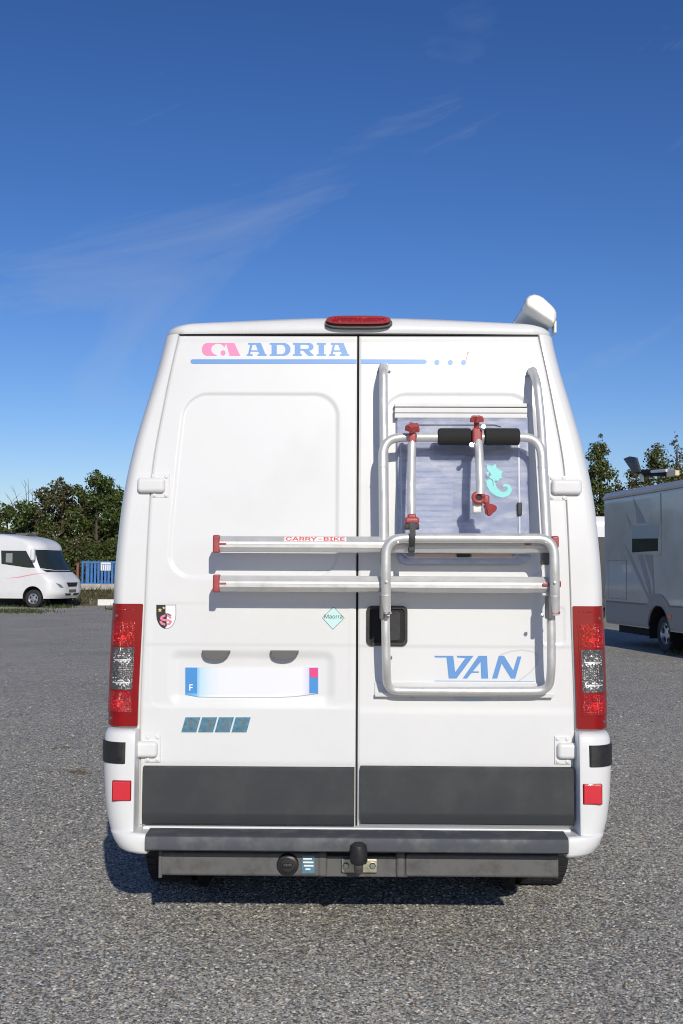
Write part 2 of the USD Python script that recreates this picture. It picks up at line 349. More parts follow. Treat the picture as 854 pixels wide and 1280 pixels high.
# ------------------------------------------------------------------ ground
def sheet(xs, ys, zf):
    X, Y = np.meshgrid(xs, ys); Z = zf(X, Y)
    v = np.column_stack([X.ravel(), Y.ravel(), Z.ravel()]); nx = len(xs)
    i, j = np.meshgrid(np.arange(len(ys) - 1), np.arange(nx - 1), indexing='ij')
    a = i * nx + j
    q = np.stack([a, a + 1, a + nx + 1, a + nx], -1).reshape(-1, 4)
    return trimesh.Trimesh(v, np.vstack([q[:, [0, 1, 2]], q[:, [0, 2, 3]]]), process=False)
BANK0, BANK1, BANKH = 38.6, 44.5, 0.38
def bank(X, Y):
    e = BANK0 + 0.5 * np.sin(X * 0.23) + 0.25 * np.sin(X * 0.9 + 1)
    return BANKH * np.clip((Y - e) / (BANK1 - e), 0, 1) ** 0.8
g = sheet([-600, -60, 60, 600], [-300, -20, 20, 60, 900], lambda X, Y: 0 * X)
single('ground', g, 'gravel', None, None, smooth=False, kind='structure')
g = sheet(np.linspace(-75, 75, 301), np.concatenate([np.linspace(37.5, 46, 35), [60, 90, 700]]),
          lambda X, Y: 0.004 + bank(X, Y) * np.where(Y > 45, 1, 0.75 + 0.5 * meshkit.fbm(np.stack([X * 1.3, Y * 1.3, 0 * X], -1))) + np.where(bank(X, Y) <= 0, -0.02, 0))
single('earth_bank', g, 'dirt', None, None, smooth=True, kind='structure')

for k_, c_ in enumerate(((0.10, 0.098, 0.090), (0.215, 0.212, 0.202), (0.325, 0.318, 0.298), (0.43, 0.415, 0.38), (0.40, 0.32, 0.23), (0.62, 0.59, 0.52))):
    pr('stone_tone_%d' % k_, c_, 0.85)
def chips(n, seed):
    r_ = np.random.default_rng(seed)
    d = 3.45 * np.exp(r_.random(n) * math.log(24 / 3.45)); d = d[r_.random(n) > np.clip((d - 7) / 15, 0, 1) ** 0.7]; n = len(d)
    y = CAM[1] + d; x = (r_.random(n) - 0.5) * 0.72 * d - 0.03 * d
    sz = (0.0038 + 0.0042 * r_.random(n) ** 1.6) * (0.9 + 0.05 * d)
    o = np.array([[1, 0, 0], [0, 1, 0], [-1, 0, 0], [0, -1, 0], [0, 0, 1], [0, 0, -1.0]]); fc = np.array([[0, 1, 4], [1, 2, 4], [2, 3, 4], [3, 0, 4], [1, 0, 5], [2, 1, 5], [3, 2, 5], [0, 3, 5]])
    v = o[None] * (0.7 + 0.6 * r_.random((n, 6, 1))) + 0.25 * r_.normal(size=(n, 6, 3))
    a = r_.random(n) * 6.283; ca, sa = np.cos(a)[:, None], np.sin(a)[:, None]
    v = np.stack([v[..., 0] * ca - v[..., 1] * sa, v[..., 0] * sa + v[..., 1] * ca, v[..., 2] * 0.42], -1) * sz[:, None, None]
    v += np.stack([x, y, 0.15 * sz], -1)[:, None]
    return trimesh.Trimesh(v.reshape(-1, 3), (fc[None] + 6 * np.arange(n)[:, None, None]).reshape(-1, 3), process=False)
gv = thing('gravel', 'grey and tan stone chips bedded in the surface all around the camper van', 'gravel')
stage.GetPrimAtPath(gv).SetCustomDataByKey('kind', 'stuff')
for k_, n_ in enumerate((26000, 36000, 46000, 30000, 9000, 12000)):
    part(gv, 'stone_chips', chips(n_, 21 + k_), 'stone_tone_%d' % k_, False, kind='stuff')

# ------------------------------------------------------------------ shells: a plan outline at every height
class Shell:
    """A vehicle body: w, yr, yf give half width, rear and front at height z; the plan's corners are ellipses. Local frame: rear at y = 0, +y is forwards."""
    def __init__(s, w, yr, yf, rear=(0.08, 0.16), front=(0.5, 0.5), xg=None, rec=0.02, na=12):
        s.w, s.yr, s.yf, s.rear, s.front, s.xg, s.rec, s.na = w, yr, yf, rear, front, xg, rec, na
    def half(s, z, dw=0.0):
        w, y0, y1 = float(s.w(z)), float(s.yr(z)), float(s.yf(z)); (rx, ry), (fx, fy) = s.rear, s.front
        pts = []
        if s.xg is not None:
            g = float(s.xg(z)); pts += [(g - 0.002, y0 + s.rec), (g + 0.0025, y0 + 0.003), (g + 0.005, y0)]
            rx = min(rx, w - g - 0.012)
        for k in range(s.na + 1):
            a = math.pi / 2 * k / s.na
            pts.append((w - rx + rx * math.sin(a), y0 + ry - ry * math.cos(a)))
        for k in range(s.na + 1):
            a = math.pi / 2 * k / s.na
            pts.append((w - fx + fx * math.cos(a), y1 - fy + fy * math.sin(a)))
        return np.array(pts)
    def mesh(s, zs):
        rings = []
        for z in zs:
            h = s.half(z); ring = np.vstack([h, (h * [-1, 1])[::-1]])
            rings.append(np.column_stack([ring, np.full(len(ring), z)]))
        n, m = len(rings[0]), len(zs)
        V = np.vstack(rings + [[[0, (rings[0][:, 1].min() + rings[0][:, 1].max()) / 2, zs[0]]], [[0, (rings[-1][:, 1].min() + rings[-1][:, 1].max()) / 2, zs[-1]]]])
        i, j = np.meshgrid(np.arange(m - 1), np.arange(n), indexing='ij')
        q = np.stack([i * n + j, i * n + (j + 1) % n, (i + 1) * n + (j + 1) % n, (i + 1) * n + j], -1).reshape(-1, 4)
        L = (m - 1) * n
        caps = [(n * m, (k + 1) % n, k) for k in range(n)] + [(n * m + 1, L + k, L + (k + 1) % n) for k in range(n)]
        t = trimesh.Trimesh(V, np.vstack([q[:, [0, 1, 2]], q[:, [0, 2, 3]], caps]), process=False)
        if t.volume < 0:
            t.invert()
        return t
    def at(s, a, z, side=1, start=0):
        """Points and outward normals; a = arc length in metres along the right half's outline from the rear (first outline point after the door gap)."""
        P_, N_ = np.zeros((len(a), 3)), np.zeros((len(a), 3))
        key = np.round(z, 4)
        for zz in np.unique(key):
            k = key == zz
            def row(q):
                h = s.half(q)[(2 if s.xg is not None else 0):]
                d = np.concatenate([[0], np.cumsum(np.linalg.norm(np.diff(h, axis=0), axis=1))])
                return h, d
            h, d = row(zz); h2, d2 = row(zz + 0.01)
            f = lambda hh, dd, t: np.column_stack([np.interp(t, dd, hh[:, 0]), np.interp(t, dd, hh[:, 1])])
            p0, p1, pu = f(h, d, a[k] - 0.004), f(h, d, a[k] + 0.004), f(h2, d2, a[k])
            p = f(h, d, a[k])
            T = np.column_stack([p1 - p0, np.zeros(k.sum())]); U = np.column_stack([pu - p, np.full(k.sum(), 0.01)])
            nn = np.cross(T, U); nn /= np.linalg.norm(nn, axis=1, keepdims=True) + 1e-12
            P_[k] = np.column_stack([p, np.full(k.sum(), zz)]); N_[k] = nn
        if side < 0:
            P_[:, 0] *= -1; N_[:, 0] *= -1
        return P_, N_

def pch(*pairs):
    a = np.array(pairs, float); f = PchipInterpolator(a[:, 0], a[:, 1])
    return lambda z: f(np.clip(z, a[0, 0], a[-1, 0]))

# ------------------------------------------------------------------ the white camper van
van = thing('camper_van', 'large white high-roof camper van seen from behind, bike rack on its right rear door', 'camper van')
ZT = 2.4625
YB = lambda z: 0.085 * np.clip((np.asarray(z) - 1.36) / 1.07, 0, 1) ** 1.6
XG = pch((0.40, 0.862), (0.70, 0.862), (0.87, 0.865), (1.355, 0.852), (1.53, 0.848), (1.87, 0.836), (2.15, 0.798), (2.46, 0.742))
W = pch((0.40, 0.955), (0.60, 0.985), (0.86, 0.994), (1.355, 0.998), (1.69, 0.980), (1.85, 0.960), (2.01, 0.928), (2.17, 0.886), (2.335, 0.842), (2.47, 0.814))
YF = pch((0.40, 5.35), (0.9, 5.45), (1.15, 5.25), (1.4, 4.75), (2.0, 4.05), (2.44, 3.55))
vs = Shell(W, YB, YF, (0.06, 0.11), (0.3, 0.3), XG)
body = vs.mesh(list(np.linspace(0.41, ZT + 0.002, 60)))
bm = man(body)
if bm.status() == m3.Error.NoError:
    for yw in (0.98, 4.25):
        for s in (-1, 1):
            c = m3.Manifold.cylinder(0.32, 0.40, 0.40, 40, True).rotate((0, 90, 0)).translate((s * 0.86, yw, 0.36))
            bm = bm - c
    body = tm(bm)
part(van, 'body', body, 'white_paint', 30)

# roof cap
pts = []
for z, off, crown in ((2.437, -0.004, 0.0), (2.446, 0.002, 0.0), (2.462, 0.001, 0.002), (2.476, -0.012, 0.006), (2.486, -0.034, 0.012), (2.492, -0.075, 0.02), (2.494, -0.13, 0.022), (2.495, -0.3, 0.024)):
    z += ZT - 2.431; w = 0.814 + off; rx, ry = 0.10, 0.14; y0 = 0.083 - off * 0.75; y1 = 3.6 + off
    for k in range(11):
        a = math.pi / 2 * k / 10
        for sx in (-1, 1):
            for (x, y) in ((w - rx + rx * math.sin(a), y0 + ry - ry * math.cos(a)), (w - rx + rx * math.sin(a), y1 - ry + ry * math.cos(a))):
                pts.append((sx * x, y, z))
    for x in np.linspace(-w + rx, w - rx, 15):
        for y in (y0, y1):
            pts.append((x, y + (0.035 * (x / 0.79) ** 2 if y == y0 else 0), z + crown * (1 - (x / w) ** 2)))
pts = np.array(pts)
pts[:, 1] += np.where(pts[:, 1] < 1, 0.03 * (np.abs(pts[:, 0]) / 0.79) ** 2 - 0.012, 0)
part(van, 'roof', hull(pts), 'white_paint', 40)
# dark rubber under the roof edge
part(van, 'roof_seal', box(-0.75, 0.75, 0.100, 0.14, ZT - 0.008, ZT + 0.0055), 'gap_black', False)
sz = np.linspace(0.475, ZT - 0.006, 24)
part(van, 'centre_seal', trimesh.util.concatenate([hull([(x, float(YB(z)) + dy, z) for z in (a_, b_) for x in (-0.014, 0.014) for dy in (0.0165, 0.0195)]) for a_, b_ in zip(sz[:-1], sz[1:])]), 'gap_black', False)
# underside
part(van, 'underbody', [box(-0.80, 0.80, 0.10, 4.9, 0.31, 0.42), box(-0.62, 0.62, 0.55, 3.2, 0.24, 0.32)], 'under_black', False)

def sdf_rr(x, z, x0, x1, z0, z1, r):
    qx, qz = np.abs(x - (x0 + x1) / 2) - (x1 - x0) / 2 + r, np.abs(z - (z0 + z1) / 2) - (z1 - z0) / 2 + r
    return np.hypot(np.maximum(qx, 0), np.maximum(qz, 0)) + np.minimum(np.maximum(qx, qz), 0) - r
def smooth01(t):
    t = np.clip(t, 0, 1); return t * t * (3 - 2 * t)
pz = lambda v: P(447, v, YB)[2]
px = lambda u, v: P(u, v, YB)[0]

def relief(x, z, side):
    """How far the pressed door skin lies behind the plain door surface."""
    x = np.asarray(x, float); z = np.asarray(z, float); xm = np.abs(x)
    hw = np.interp(z, [1.45, 1.63, 1.98, 2.2], [0.765, 0.760, 0.735, 0.715])           # outer edge of the upper panel
    inner = 0.077 if side < 0 else 0.10
    mid, half = (inner + hw) / 2, (hw - inner) / 2
    d = sdf_rr(xm - mid, z, -half, half, pz(724), pz(491), 0.10)
    r = 0.0062 * smooth01(-d / 0.011)
    if side < 0:
        d = sdf_rr(x, z, px(188, 780), px(438, 780), pz(886), pz(754.5), 0.05)
        r = r + 0.0012 * smooth01(-d / 0.006)
        d = sdf_rr(x, z, px(209, 850), px(421, 850), pz(884), pz(812), 0.05)
        r = r + 0.011 * smooth01(-d / 0.045)
        r = r + 0.0022 * smooth01((pz(805) - z) / 0.012) * smooth01((z - pz(888)) / 0.03)
    else:
        d = sdf_rr(x, z, px(676, 780), px(707, 780), pz(805), pz(757), 0.02)
        r = r + 0.0035 * smooth01(-d / 0.006)
        r = r + 0.0032 * smooth01((pz(806) - z) / 0.010) * smooth01((z - pz(894)) / 0.04)
    r = r + 0.004 * smooth01((pz(952) - z) / 0.03)
    return r
def door_fn(side):
    def fn(x, z):
        x, z = np.asarray(x, float), np.asarray(z, float)
        p = np.column_stack([x, YB(z) + relief(x, z, side), z]); n = np.tile([0, -1.0, 0], (len(x), 1)); return p, n
    return fn
def door_mesh(side, seam0, seam1, nx=150, nz=360):
    zs = np.linspace(0.478, ZT - 0.0055, nz); t = np.linspace(0, 1, nx)
    inner = np.full(nz, seam1 if side > 0 else seam0); outer = side * (XG(zs) - 0.0015)
    a, b = (inner, outer) if side > 0 else (outer, inner)
    X = a[:, None] + (b - a)[:, None] * t[None]; Z = np.repeat(zs[:, None], nx, 1)
    e = np.minimum(np.minimum(X - a[:, None], b[:, None] - X), np.minimum(Z - zs[0], zs[-1] - Z))
    # corner rounding and rolled edge
    Y = YB(Z) + relief(X, Z, side) + 0.004 * (1 - np.clip(e / 0.005, 0, 1)) ** 2
    # pack edge columns tighter
    V = np.column_stack([X.ravel(), Y.ravel(), Z.ravel()])
    i, j = np.meshgrid(np.arange(nz - 1), np.arange(nx - 1), indexing='ij'); k = i * nx + j
    q = np.stack([k, k + 1, k + nx + 1, k + nx], -1).reshape(-1, 4)
    edge = list(range(nx)) + [r * nx + nx - 1 for r in range(1, nz)] + [(nz - 1) * nx + c for c in range(nx - 2, -1, -1)] + [r * nx for r in range(nz - 2, 0, -1)]
    ev = V[edge].copy(); ev[:, 1] += 0.016; n0 = len(V); m = len(edge)
    e2 = np.array([[edge[c], n0 + c, n0 + (c + 1) % m, edge[(c + 1) % m]] for c in range(m)])
    q = np.vstack([q, e2])
    return trimesh.Trimesh(np.vstack([V, ev]), np.vstack([q[:, [0, 1, 2]], q[:, [0, 2, 3]]]), process=False)
t0 = np.concatenate([[0, 0.003, 0.007], np.linspace(0.012, 0.988, 144), [0.993, 0.997, 1]])
_lin = np.linspace
doorL = part(van, 'rear_door', door_mesh(-1, -0.0045, 0.0045), 'white_paint', 50, label='left rear door with number plate, plate lamps and pink and blue maker lettering')
doorR = part(van, 'rear_door', door_mesh(1, -0.0045, 0.0045), 'white_paint', 50, label='right rear door with hinged window, black handle and blue VAN lettering')
FL, FR = door_fn(-1), door_fn(1)

def pxpoly(pts):
    """Outline given in pixels of the photograph, turned to (x, z) on the doors."""
    return Polygon([(lambda p: (p[0], p[2]))(P(u, v, YB)) for u, v in pts]).buffer(0)
def zm(x0, y0, s):
    return lambda pts: pxpoly([(x0 + a / s, y0 + b / s) for a, b in pts])
def on_door(door, fn, name, shape, mat, off=0.0012, thick=0.001, label=None, maxe=0.05):
    return part(door, name, wrap(shape, fn, off, thick, maxe), mat, False, label)

# maker's lettering (zoom frame of the photograph: origin 245, 420, scale 4.27)
Z = zm(245, 420, 4.27)
def arc(cx, cy, rx, ry, a0, a1, n=14):
    return [(cx + rx * math.cos(RAD(a)), cy + ry * math.sin(RAD(a))) for a in np.linspace(a0, a1, n)]
def letter_a(dx):
    parts = [[(290, 46), (302, 46), (290, 97), (303, 97), (303, 105), (271, 105), (271, 97), (278, 97)], [(279, 37), (347, 37), (347, 46), (279, 46)],
             [(316, 37), (347, 37), (371, 97), (378, 97), (378, 105), (328, 105), (328, 97), (339, 97)], [(294, 76), (338, 76), (338, 83), (294, 83)]]
    return unary_union([Z([(a + dx, b) for a, b in p]) for p in parts])
def dshape():
    out = Z([(394, 37)] + arc(468, 71, 37, 34, -90, 90) + [(394, 105), (394, 97), (404, 97), (404, 46), (394, 46)])
    return out.difference(Z([(432, 46)] + arc(458, 71.5, 20, 25.5, -90, 90) + [(432, 97)]))
def rshape():
    out = Z([(518, 37)] + arc(604, 57, 24, 20, -90, 90) + [(558, 77), (558, 97), (566, 97), (566, 105), (518, 105), (518, 97), (528, 97), (528, 46), (518, 46)])
    out = out.difference(Z([(558, 46)] + arc(592, 57.5, 12, 11.5, -90, 90) + [(558, 69)]))
    return unary_union([out, Z([(572, 77), (600, 74), (622, 97), (628, 97), (628, 105), (600, 105)])])
ishape = Z([(645, 37), (694, 37), (694, 46), (684, 46), (684, 97), (694, 97), (694, 105), (645, 105), (645, 97), (655, 97), (655, 46), (645, 46)])
for sh in (letter_a(0), dshape(), rshape(), ishape, letter_a(441)):
    on_door(doorL, FL, 'maker_letter', sh, 'blue_print')
logo = Z([(60, 37), (205, 37), (237, 105), (60, 105)] + arc(60, 71, 28, 34, 90, 270)).difference(Z(arc(118, 71, 36, 31, 0, 360, 32)))
logo = logo.difference(Z([(112, 71), (150, 62), (163, 40), (200, 106), (112, 106)]).difference(Z([(162, 37), (205, 37), (237, 105), (180, 105)])))
logo = unary_union([logo, Z(arc(145, 90, 13, 14, 0, 360, 20))])
on_door(doorL, FL, 'maker_logo', logo, 'pink_print')
stripe = pxpoly([(241, 449), (446, 449), (446, 454.7), (241, 454.7)] + [(241 - 2.8 * math.sin(a), 451.9 + 2.8 * math.cos(a)) for a in np.linspace(0.2, math.pi - 0.2, 8)])
on_door(doorL, FL, 'blue_stripe', stripe, 'blue_print')
on_door(doorR, FR, 'blue_stripe', pxpoly([(451, 449), (531.5, 449.3), (534, 452), (531.5, 455), (451, 454.8)]), 'blue_print')
for u in (546.3, 563.0, 579.6):
    on_door(doorR, FR, 'blue_dot', pxpoly([(u + 3.3 * math.cos(a), 453 + 3.3 * math.sin(a)) for a in np.linspace(0, 6.2, 20)]), 'blue_print')
on_door(doorR, FR, 'note_stem', pxpoly([(582.3, 451), (583, 451), (585.2, 441), (586.5, 441.6), (586.6, 440.6), (584.6, 440)]), 'red_print', 0.0014)

# VAN lettering (zoom frame: origin 535, 800, scale 5.176)
Z = zm(535, 800, 5.176)
V_ = unary_union([Z([(41, 103), (165, 103), (177, 206), (176, 250), (135, 250), (121, 114), (48, 114)]),
                  Z([(187, 103), (276, 103), (296, 103), (186, 250), (150, 250), (176, 210), (243, 117), (192, 114)])])
A_ = unary_union([Z([(225, 250), (328, 103), (383, 103), (391, 250), (346, 250), (342, 142), (254, 250)]), Z([(282, 203), (330, 203), (330, 213), (274, 213)])])
N_ = Z([(416, 250), (459, 103), (494, 103), (553, 197), (580, 107), (606, 107), (566, 250), (538, 250), (478, 152), (449, 250)])
for sh in (V_, A_, N_):
    on_door(doorR, FR, 'van_letter', sh, 'blue_print')
on_door(doorR, FR, 'van_underline', Z([(44, 264), (692, 267), (692, 270), (44, 267.5)]), 'blue_print')
rr_ = LineString([(470, 97), (540, 73), (610, 65), (680, 74), (712, 100), (708, 155), (668, 205), (622, 243), (588, 266)]).buffer(5.5)
on_door(doorR, FR, 'faded_smear', Z([(290 + 125 * math.cos(t), 372 + 30 * math.sin(t)) for t in np.linspace(0, math.pi, 20)]), 'smear_print', 0.0008, 0.0006)
on_door(doorR, FR, 'faded_ring', Z(list(rr_.exterior.coords)), 'ghost_print', 0.0008, 0.0006)

# shield sticker (origin 180, 745, scale 14.23)
Z = zm(180, 745, 14.23)
low = [(570, 158), (572, 330)] + [(570 - 175 * (1 - math.cos(t)) , 330 + 255 * math.sin(t)) for t in np.linspace(0.12, math.pi / 2, 10)]
low = low + [(790 - a, b) for a, b in low[::-1][1:]]
sh = Z(low)
on_door(doorL, FL, 'shield_sticker', sh, 'black_print')
bx = sh.bounds; cxs = Z([(385, 100), (900, 100), (900, 700), (385, 700)])
inner = sh.buffer(-0.0016)
on_door(doorL, FL, 'shield_half', inner.intersection(cxs), 'white_print', 0.0018)
def star(cx, cy, r):
    return Z([(cx + (r if k % 2 == 0 else 0.42 * r) * math.sin(k * math.pi / 5), cy - (r if k % 2 == 0 else 0.42 * r) * math.cos(k * math.pi / 5)) for k in range(10)])
on_door(doorL, FL, 'shield_star', star(285, 252, 42), 'gold_print', 0.0020)
on_door(doorL, FL, 'shield_star', star(352, 212, 30), 'gold_print', 0.0020)
S_ = LineString([(470, 385), (440, 350), (380, 345), (320, 370), (305, 400), (340, 425), (440, 435), (480, 460), (455, 495), (390, 510), (320, 490), (300, 460)]).buffer(20)
on_door(doorL, FL, 'monogram_letter', Z(list(S_.exterior.coords)), 'rose_print', 0.0022)
T_ = LineString([(395, 325), (395, 400)]).buffer(13).union(LineString([(392, 460), (392, 535)]).buffer(13)).union(LineString([(310, 345), (350, 318), (430, 318), (478, 345)]).buffer(8))
for gpoly in polys(T_):
    on_door(doorL, FL, 'monogram_letter', Z(list(gpoly.exterior.coords)), 'black_print', 0.0026)

# diamond sticker (origin 390, 750, scale 15.5)
Z = zm(390, 750, 15.5)
dia = Z([(420, 128), (632, 350), (407, 575), (198, 347)])
on_door(doorL, FL, 'diamond_sticker', dia, 'black_print')
on_door(doorL, FL, 'diamond_face', dia.buffer(-0.0016), 'mint_print', 0.0018)
def text_poly(txt, h, bold=False):
    m = meshkit.text_mesh(txt, h, 0.001, bold)
    f = m.faces[m.triangles_center[:, 2] > 0.00095]
    return unary_union([Polygon(m.vertices[t][:, :2]).buffer(1e-5) for t in f])
def on_door_text(door, fn, name, txt, u0, u1, v0, v1, mat, off=0.002, shear=0.0, bold=False):
    s = text_poly(txt, 0.05, bold); x0, y0, x1, y1 = s.bounds
    a, b = P(u0, v1, YB), P(u1, v0, YB)
    s = affinity.affine_transform(s, [(b[0] - a[0]) / (x1 - x0), shear, 0, (b[2] - a[2]) / (y1 - y0), a[0] - x0 * (b[0] - a[0]) / (x1 - x0), a[2] - y0 * (b[2] - a[2]) / (y1 - y0)])
    return on_door(door, fn, name, s, mat, off, 0.0008)
on_door_text(doorL, FL, 'sticker_lettering', 'Maorra', 405.5, 428, 768.2, 773.2, 'black_print', 0.0024, shear=0.02)

# maker's badge of four slanted tiles
Z = zm(120, 650, 2.588)
for k, ch in enumerate('FIAT'):
    x = 290 + 54.2 * k
    q = Z([(x, 638), (x + 48.5, 638), (x + 35, 686), (x - 13.5, 686)])
    bp = on_door(doorL, FL, 'badge_tile', q, 'badge_blue', 0.004, 0.004)
    on_door_text(doorL, FL, 'badge_letter', ch, 120 + (x + 6) / 2.588, 120 + (x + 32) / 2.588, 899.5, 912, 'badge_letter', 0.0048, shear=0.2)

# number plate and lamps
Z = zm(120, 650, 2.588)
pl = Z([(288, 478), (719, 478), (719, 562), (640, 572), (560, 575), (330, 573), (288, 565)])
plate = on_door(doorL, FL, 'number_plate', pl, 'plate_face', 0.006, 0.004)
on_door(doorL, FL, 'plate_band', Z([(289, 479), (326, 479), (326, 561), (289, 560)]), 'plate_blue', 0.0072)
on_door(doorL, FL, 'plate_band', Z([(690, 479), (718, 479), (718, 561), (690, 561)]), 'plate_blue', 0.0072)
on_door(doorL, FL, 'plate_emblem', Z([(690, 479), (718, 479), (718, 512), (692, 508)]), 'plate_red', 0.0082)
on_door_text(doorL, FL, 'plate_letter', 'F', 120 + 301 / 2.588, 120 + 313 / 2.588, 650 + 532 / 2.588, 650 + 553 / 2.588, 'white_print', 0.0085, bold=True)
for (u0, u1) in ((252.6, 288.2), (338, 373.8)):
    a, b = P(u0, 830, 0), P(u1, 813, 0); cx, hw = (a[0] + b[0]) / 2, (b[0] - a[0]) / 2; zt, h = b[2], 0.60 * (b[2] - a[2])
    pts = []
    for k in range(21):
        t = math.pi * k / 20
        for rr, yy in ((1.0, 0.012), (0.97, -0.022), (0.86, -0.032)):
            pts.append((cx - hw * rr * math.cos(t), yy, zt - 0.004 * (1 - rr) * 10 - h * rr * math.sin(t) ** 0.75))
    part(doorL, 'plate_lamp', hull(pts), 'lamp_grey', 40)

# door pull: black recess with a paddle
hx0, hx1, hz0, hz1 = px(458.2, 780), px(509.5, 780), pz(807), pz(757)
ring = rrect(hx0, hx1, hz0, hz1, 0.022).difference(rrect(hx0 + 0.012, hx1 - 0.012, hz0 + 0.012, hz1 - 0.012, 0.014))
hp = on_door(doorR, FR, 'handle_frame', ring, 'black_plastic', 0.010, 0.010)
on_door(doorR, FR, 'handle_cup', rrect(hx0 + 0.006, hx1 - 0.006, hz0 + 0.006, hz1 - 0.006, 0.014), 'gap_black', 0.002, 0.003)
on_door(doorR, FR, 'handle_paddle', rrect(hx0 + 0.062, hx1 - 0.030, hz0 + 0.022, hz1 - 0.022, 0.012), 'black_plastic', 0.013, 0.012)

# black lower door cladding
for d, u0, u1 in ((doorL, 177.9, 443.4), (doorR, 450.6, 717)):
    a, b = P(u0, 1031, -0.02), P(u1, 960, -0.02)
    prof = [(0.0, a[2]), (-0.020, a[2] + 0.003), (-0.024, a[2] + 0.008), (-0.031, a[2] + 0.042), (-0.030, a[2] + 0.052), (-0.027, b[2] - 0.012), (-0.021, b[2] - 0.003), (0.0, b[2])]
    part(d, 'lower_cladding', profile_x(prof, a[0], b[0]), 'grey_trim', 25)
part(van, 'rear_sill', box(-0.845, 0.845, -0.02, 0.03, 0.460, 0.4765, 0.004), 'white_paint', 40)

# hinges
def hinge(side, um, vm0, vm1, u0, u1, pv0, pv1, pu0, pu1, yy=0.0):
    """an arm over the door gap, a door leaf with four bolt heads; pixel columns measured on the left side."""
    a, b = P(u0, vm1, yy), P(u1, vm0, yy); A, B = P(pu0, pv1, yy), P(pu1, pv0, yy)
    ys = float(YB((a[2] + b[2]) / 2))
    arm = box(a[0], b[0], ys - 0.030, ys + 0.008, a[2], b[2], 0.016, 5)
    hp_ = part(van, 'hinge', arm, 'white_paint', 40)
    part(hp_, 'hinge_leaf', box(A[0], B[0], ys - 0.006, ys + 0.004, A[2], B[2], 0.003), 'white_paint', 40)
    for x in (A[0] + 0.013, B[0] - 0.013) if B[0] - A[0] > 0.05 else ((A[0] + B[0]) / 2,):
        for z in (A[2] + 0.011, B[2] - 0.011):
            part(hp_, 'bolt', lathe([(0, 0.0), (0.0075, 0.0), (0.0075, 0.003), (0.005, 0.005), (0, 0.0055)], [x, ys - 0.006, z], n=12), 'white_paint', 40)
hinge(-1, 0, 597, 615.5, 171, 206, 592, 622, 188, 211)
hinge(1, 0, 599, 618, 690, 728, 594, 625, 687, 710)
hinge(-1, 0, 926, 946, 158.5, 198, 918, 952.5, 181, 201.5)
hinge(1, 0, 928, 948, 696, 736, 920, 955, 693, 713)
for (u0, u1, v0, v1) in ((170.5, 184, 617, 622.5), (712, 726, 620, 626), (172, 184, 590, 595), (711, 724, 592, 597)):
    a, b = P(u0, v1, YB), P(u1, v0, YB); ys = float(YB(a[2]))
    part(van, 'hinge_foot', box(a[0], b[0], ys - 0.005 + 0.012, ys + 0.03, a[2], b[2], 0.004), 'white_paint', 40)

# tail lights wrap round the corners
zl0, zl1 = 0.868, 1.353
for side in (-1, 1):
    def fn(a, z, s=side):
        p_, n_ = vs.at(a, z, s)
        return p_ - n_ * (0.016 * np.clip((z - zl0) / (zl1 - zl0), 0, 1))[:, None], n_
    tl = part(van, 'tail_light', wrap(rrect(0.002, 0.235, zl0, zl1, 0.006), fn, 0.019, 0.034, 0.02), 'lens_red', 40, label='left tail light' if side < 0 else 'right tail light')
    part(tl, 'lens_frame', wrap(rrect(0.020, 0.150, zl0 + 0.050, zl1 - 0.066, 0.008), fn, 0.0215, 0.006, 0.02), 'lens_red', 40)
    part(tl, 'brake_lens', wrap(rrect(0.027, 0.130, zl0 + 0.319, zl1 - 0.072, 0.006), fn, 0.0235, 0.004, 0.02), 'lens_facet', 40)
    part(tl, 'reversing_lens', wrap(rrect(0.027, 0.112, zl0 + 0.144, zl0 + 0.312, 0.004), fn, 0.0240, 0.004, 0.02), 'lens_clear', 40)
    part(tl, 'fog_lens', wrap(rrect(0.027, 0.130, zl0 + 0.056, zl0 + 0.137, 0.006), fn, 0.0235, 0.004, 0.02), 'lens_facet', 40)
    dr = np.random.default_rng(40)
    for zz in (zl0 + 0.172, zl0 + 0.262):
        dots = unary_union([affinity.scale(Point(0.070, zz).buffer(0.02), 1.6, 0.16)] + [Point(0.070 + x_, zz + z_).buffer(r_) for x_, z_, r_ in zip(dr.uniform(-0.033, 0.033, 26), dr.normal(0, 0.012, 26), dr.uniform(0.0012, 0.0032, 26))]).intersection(sbox(0.028, zl0 + 0.146, 0.111, zl0 + 0.310))
        for g_ in polys(dots):
            part(tl, 'lens_prism', wrap(g_, fn, 0.0249, 0.001, 0.02), 'chrome_soft', 40)  # pale dots and bar imitating light reflected in the clear lens
    for zz, lo_, hi_ in ((zl0 + 0.350, zl0 + 0.320, zl1 - 0.074), (zl0 + 0.086, zl0 + 0.058, zl0 + 0.136)):
        dots = unary_union([Point(0.074, zz).buffer(0.009)] + [Point(0.074 + x_, zz + z_).buffer(r_) for x_, z_, r_ in zip(dr.normal(0, 0.021, 46), dr.normal(0, 0.019, 46), dr.uniform(0.0015, 0.0045, 46))]).intersection(sbox(0.029, lo_, 0.128, hi_))
        for g_ in polys(dots):
            part(tl, 'lens_prism', wrap(g_, fn, 0.0245, 0.001, 0.02), 'lens_spot', 40)  # brighter red dots imitating the bright glow in the lens
    part(tl, 'top_band', wrap(rrect(0.030, 0.118, zl1 - 0.026, zl1 - 0.021, 0.002), fn, 0.0205, 0.002, 0.02), 'lens_facet', 40)
    for zz in (zl1 - 0.048, zl0 + 0.028):
        part(tl, 'screw', wrap(Point(0.108, zz).buffer(0.006), fn, 0.0215, 0.004, 0.02), 'steel_bolt', 40)
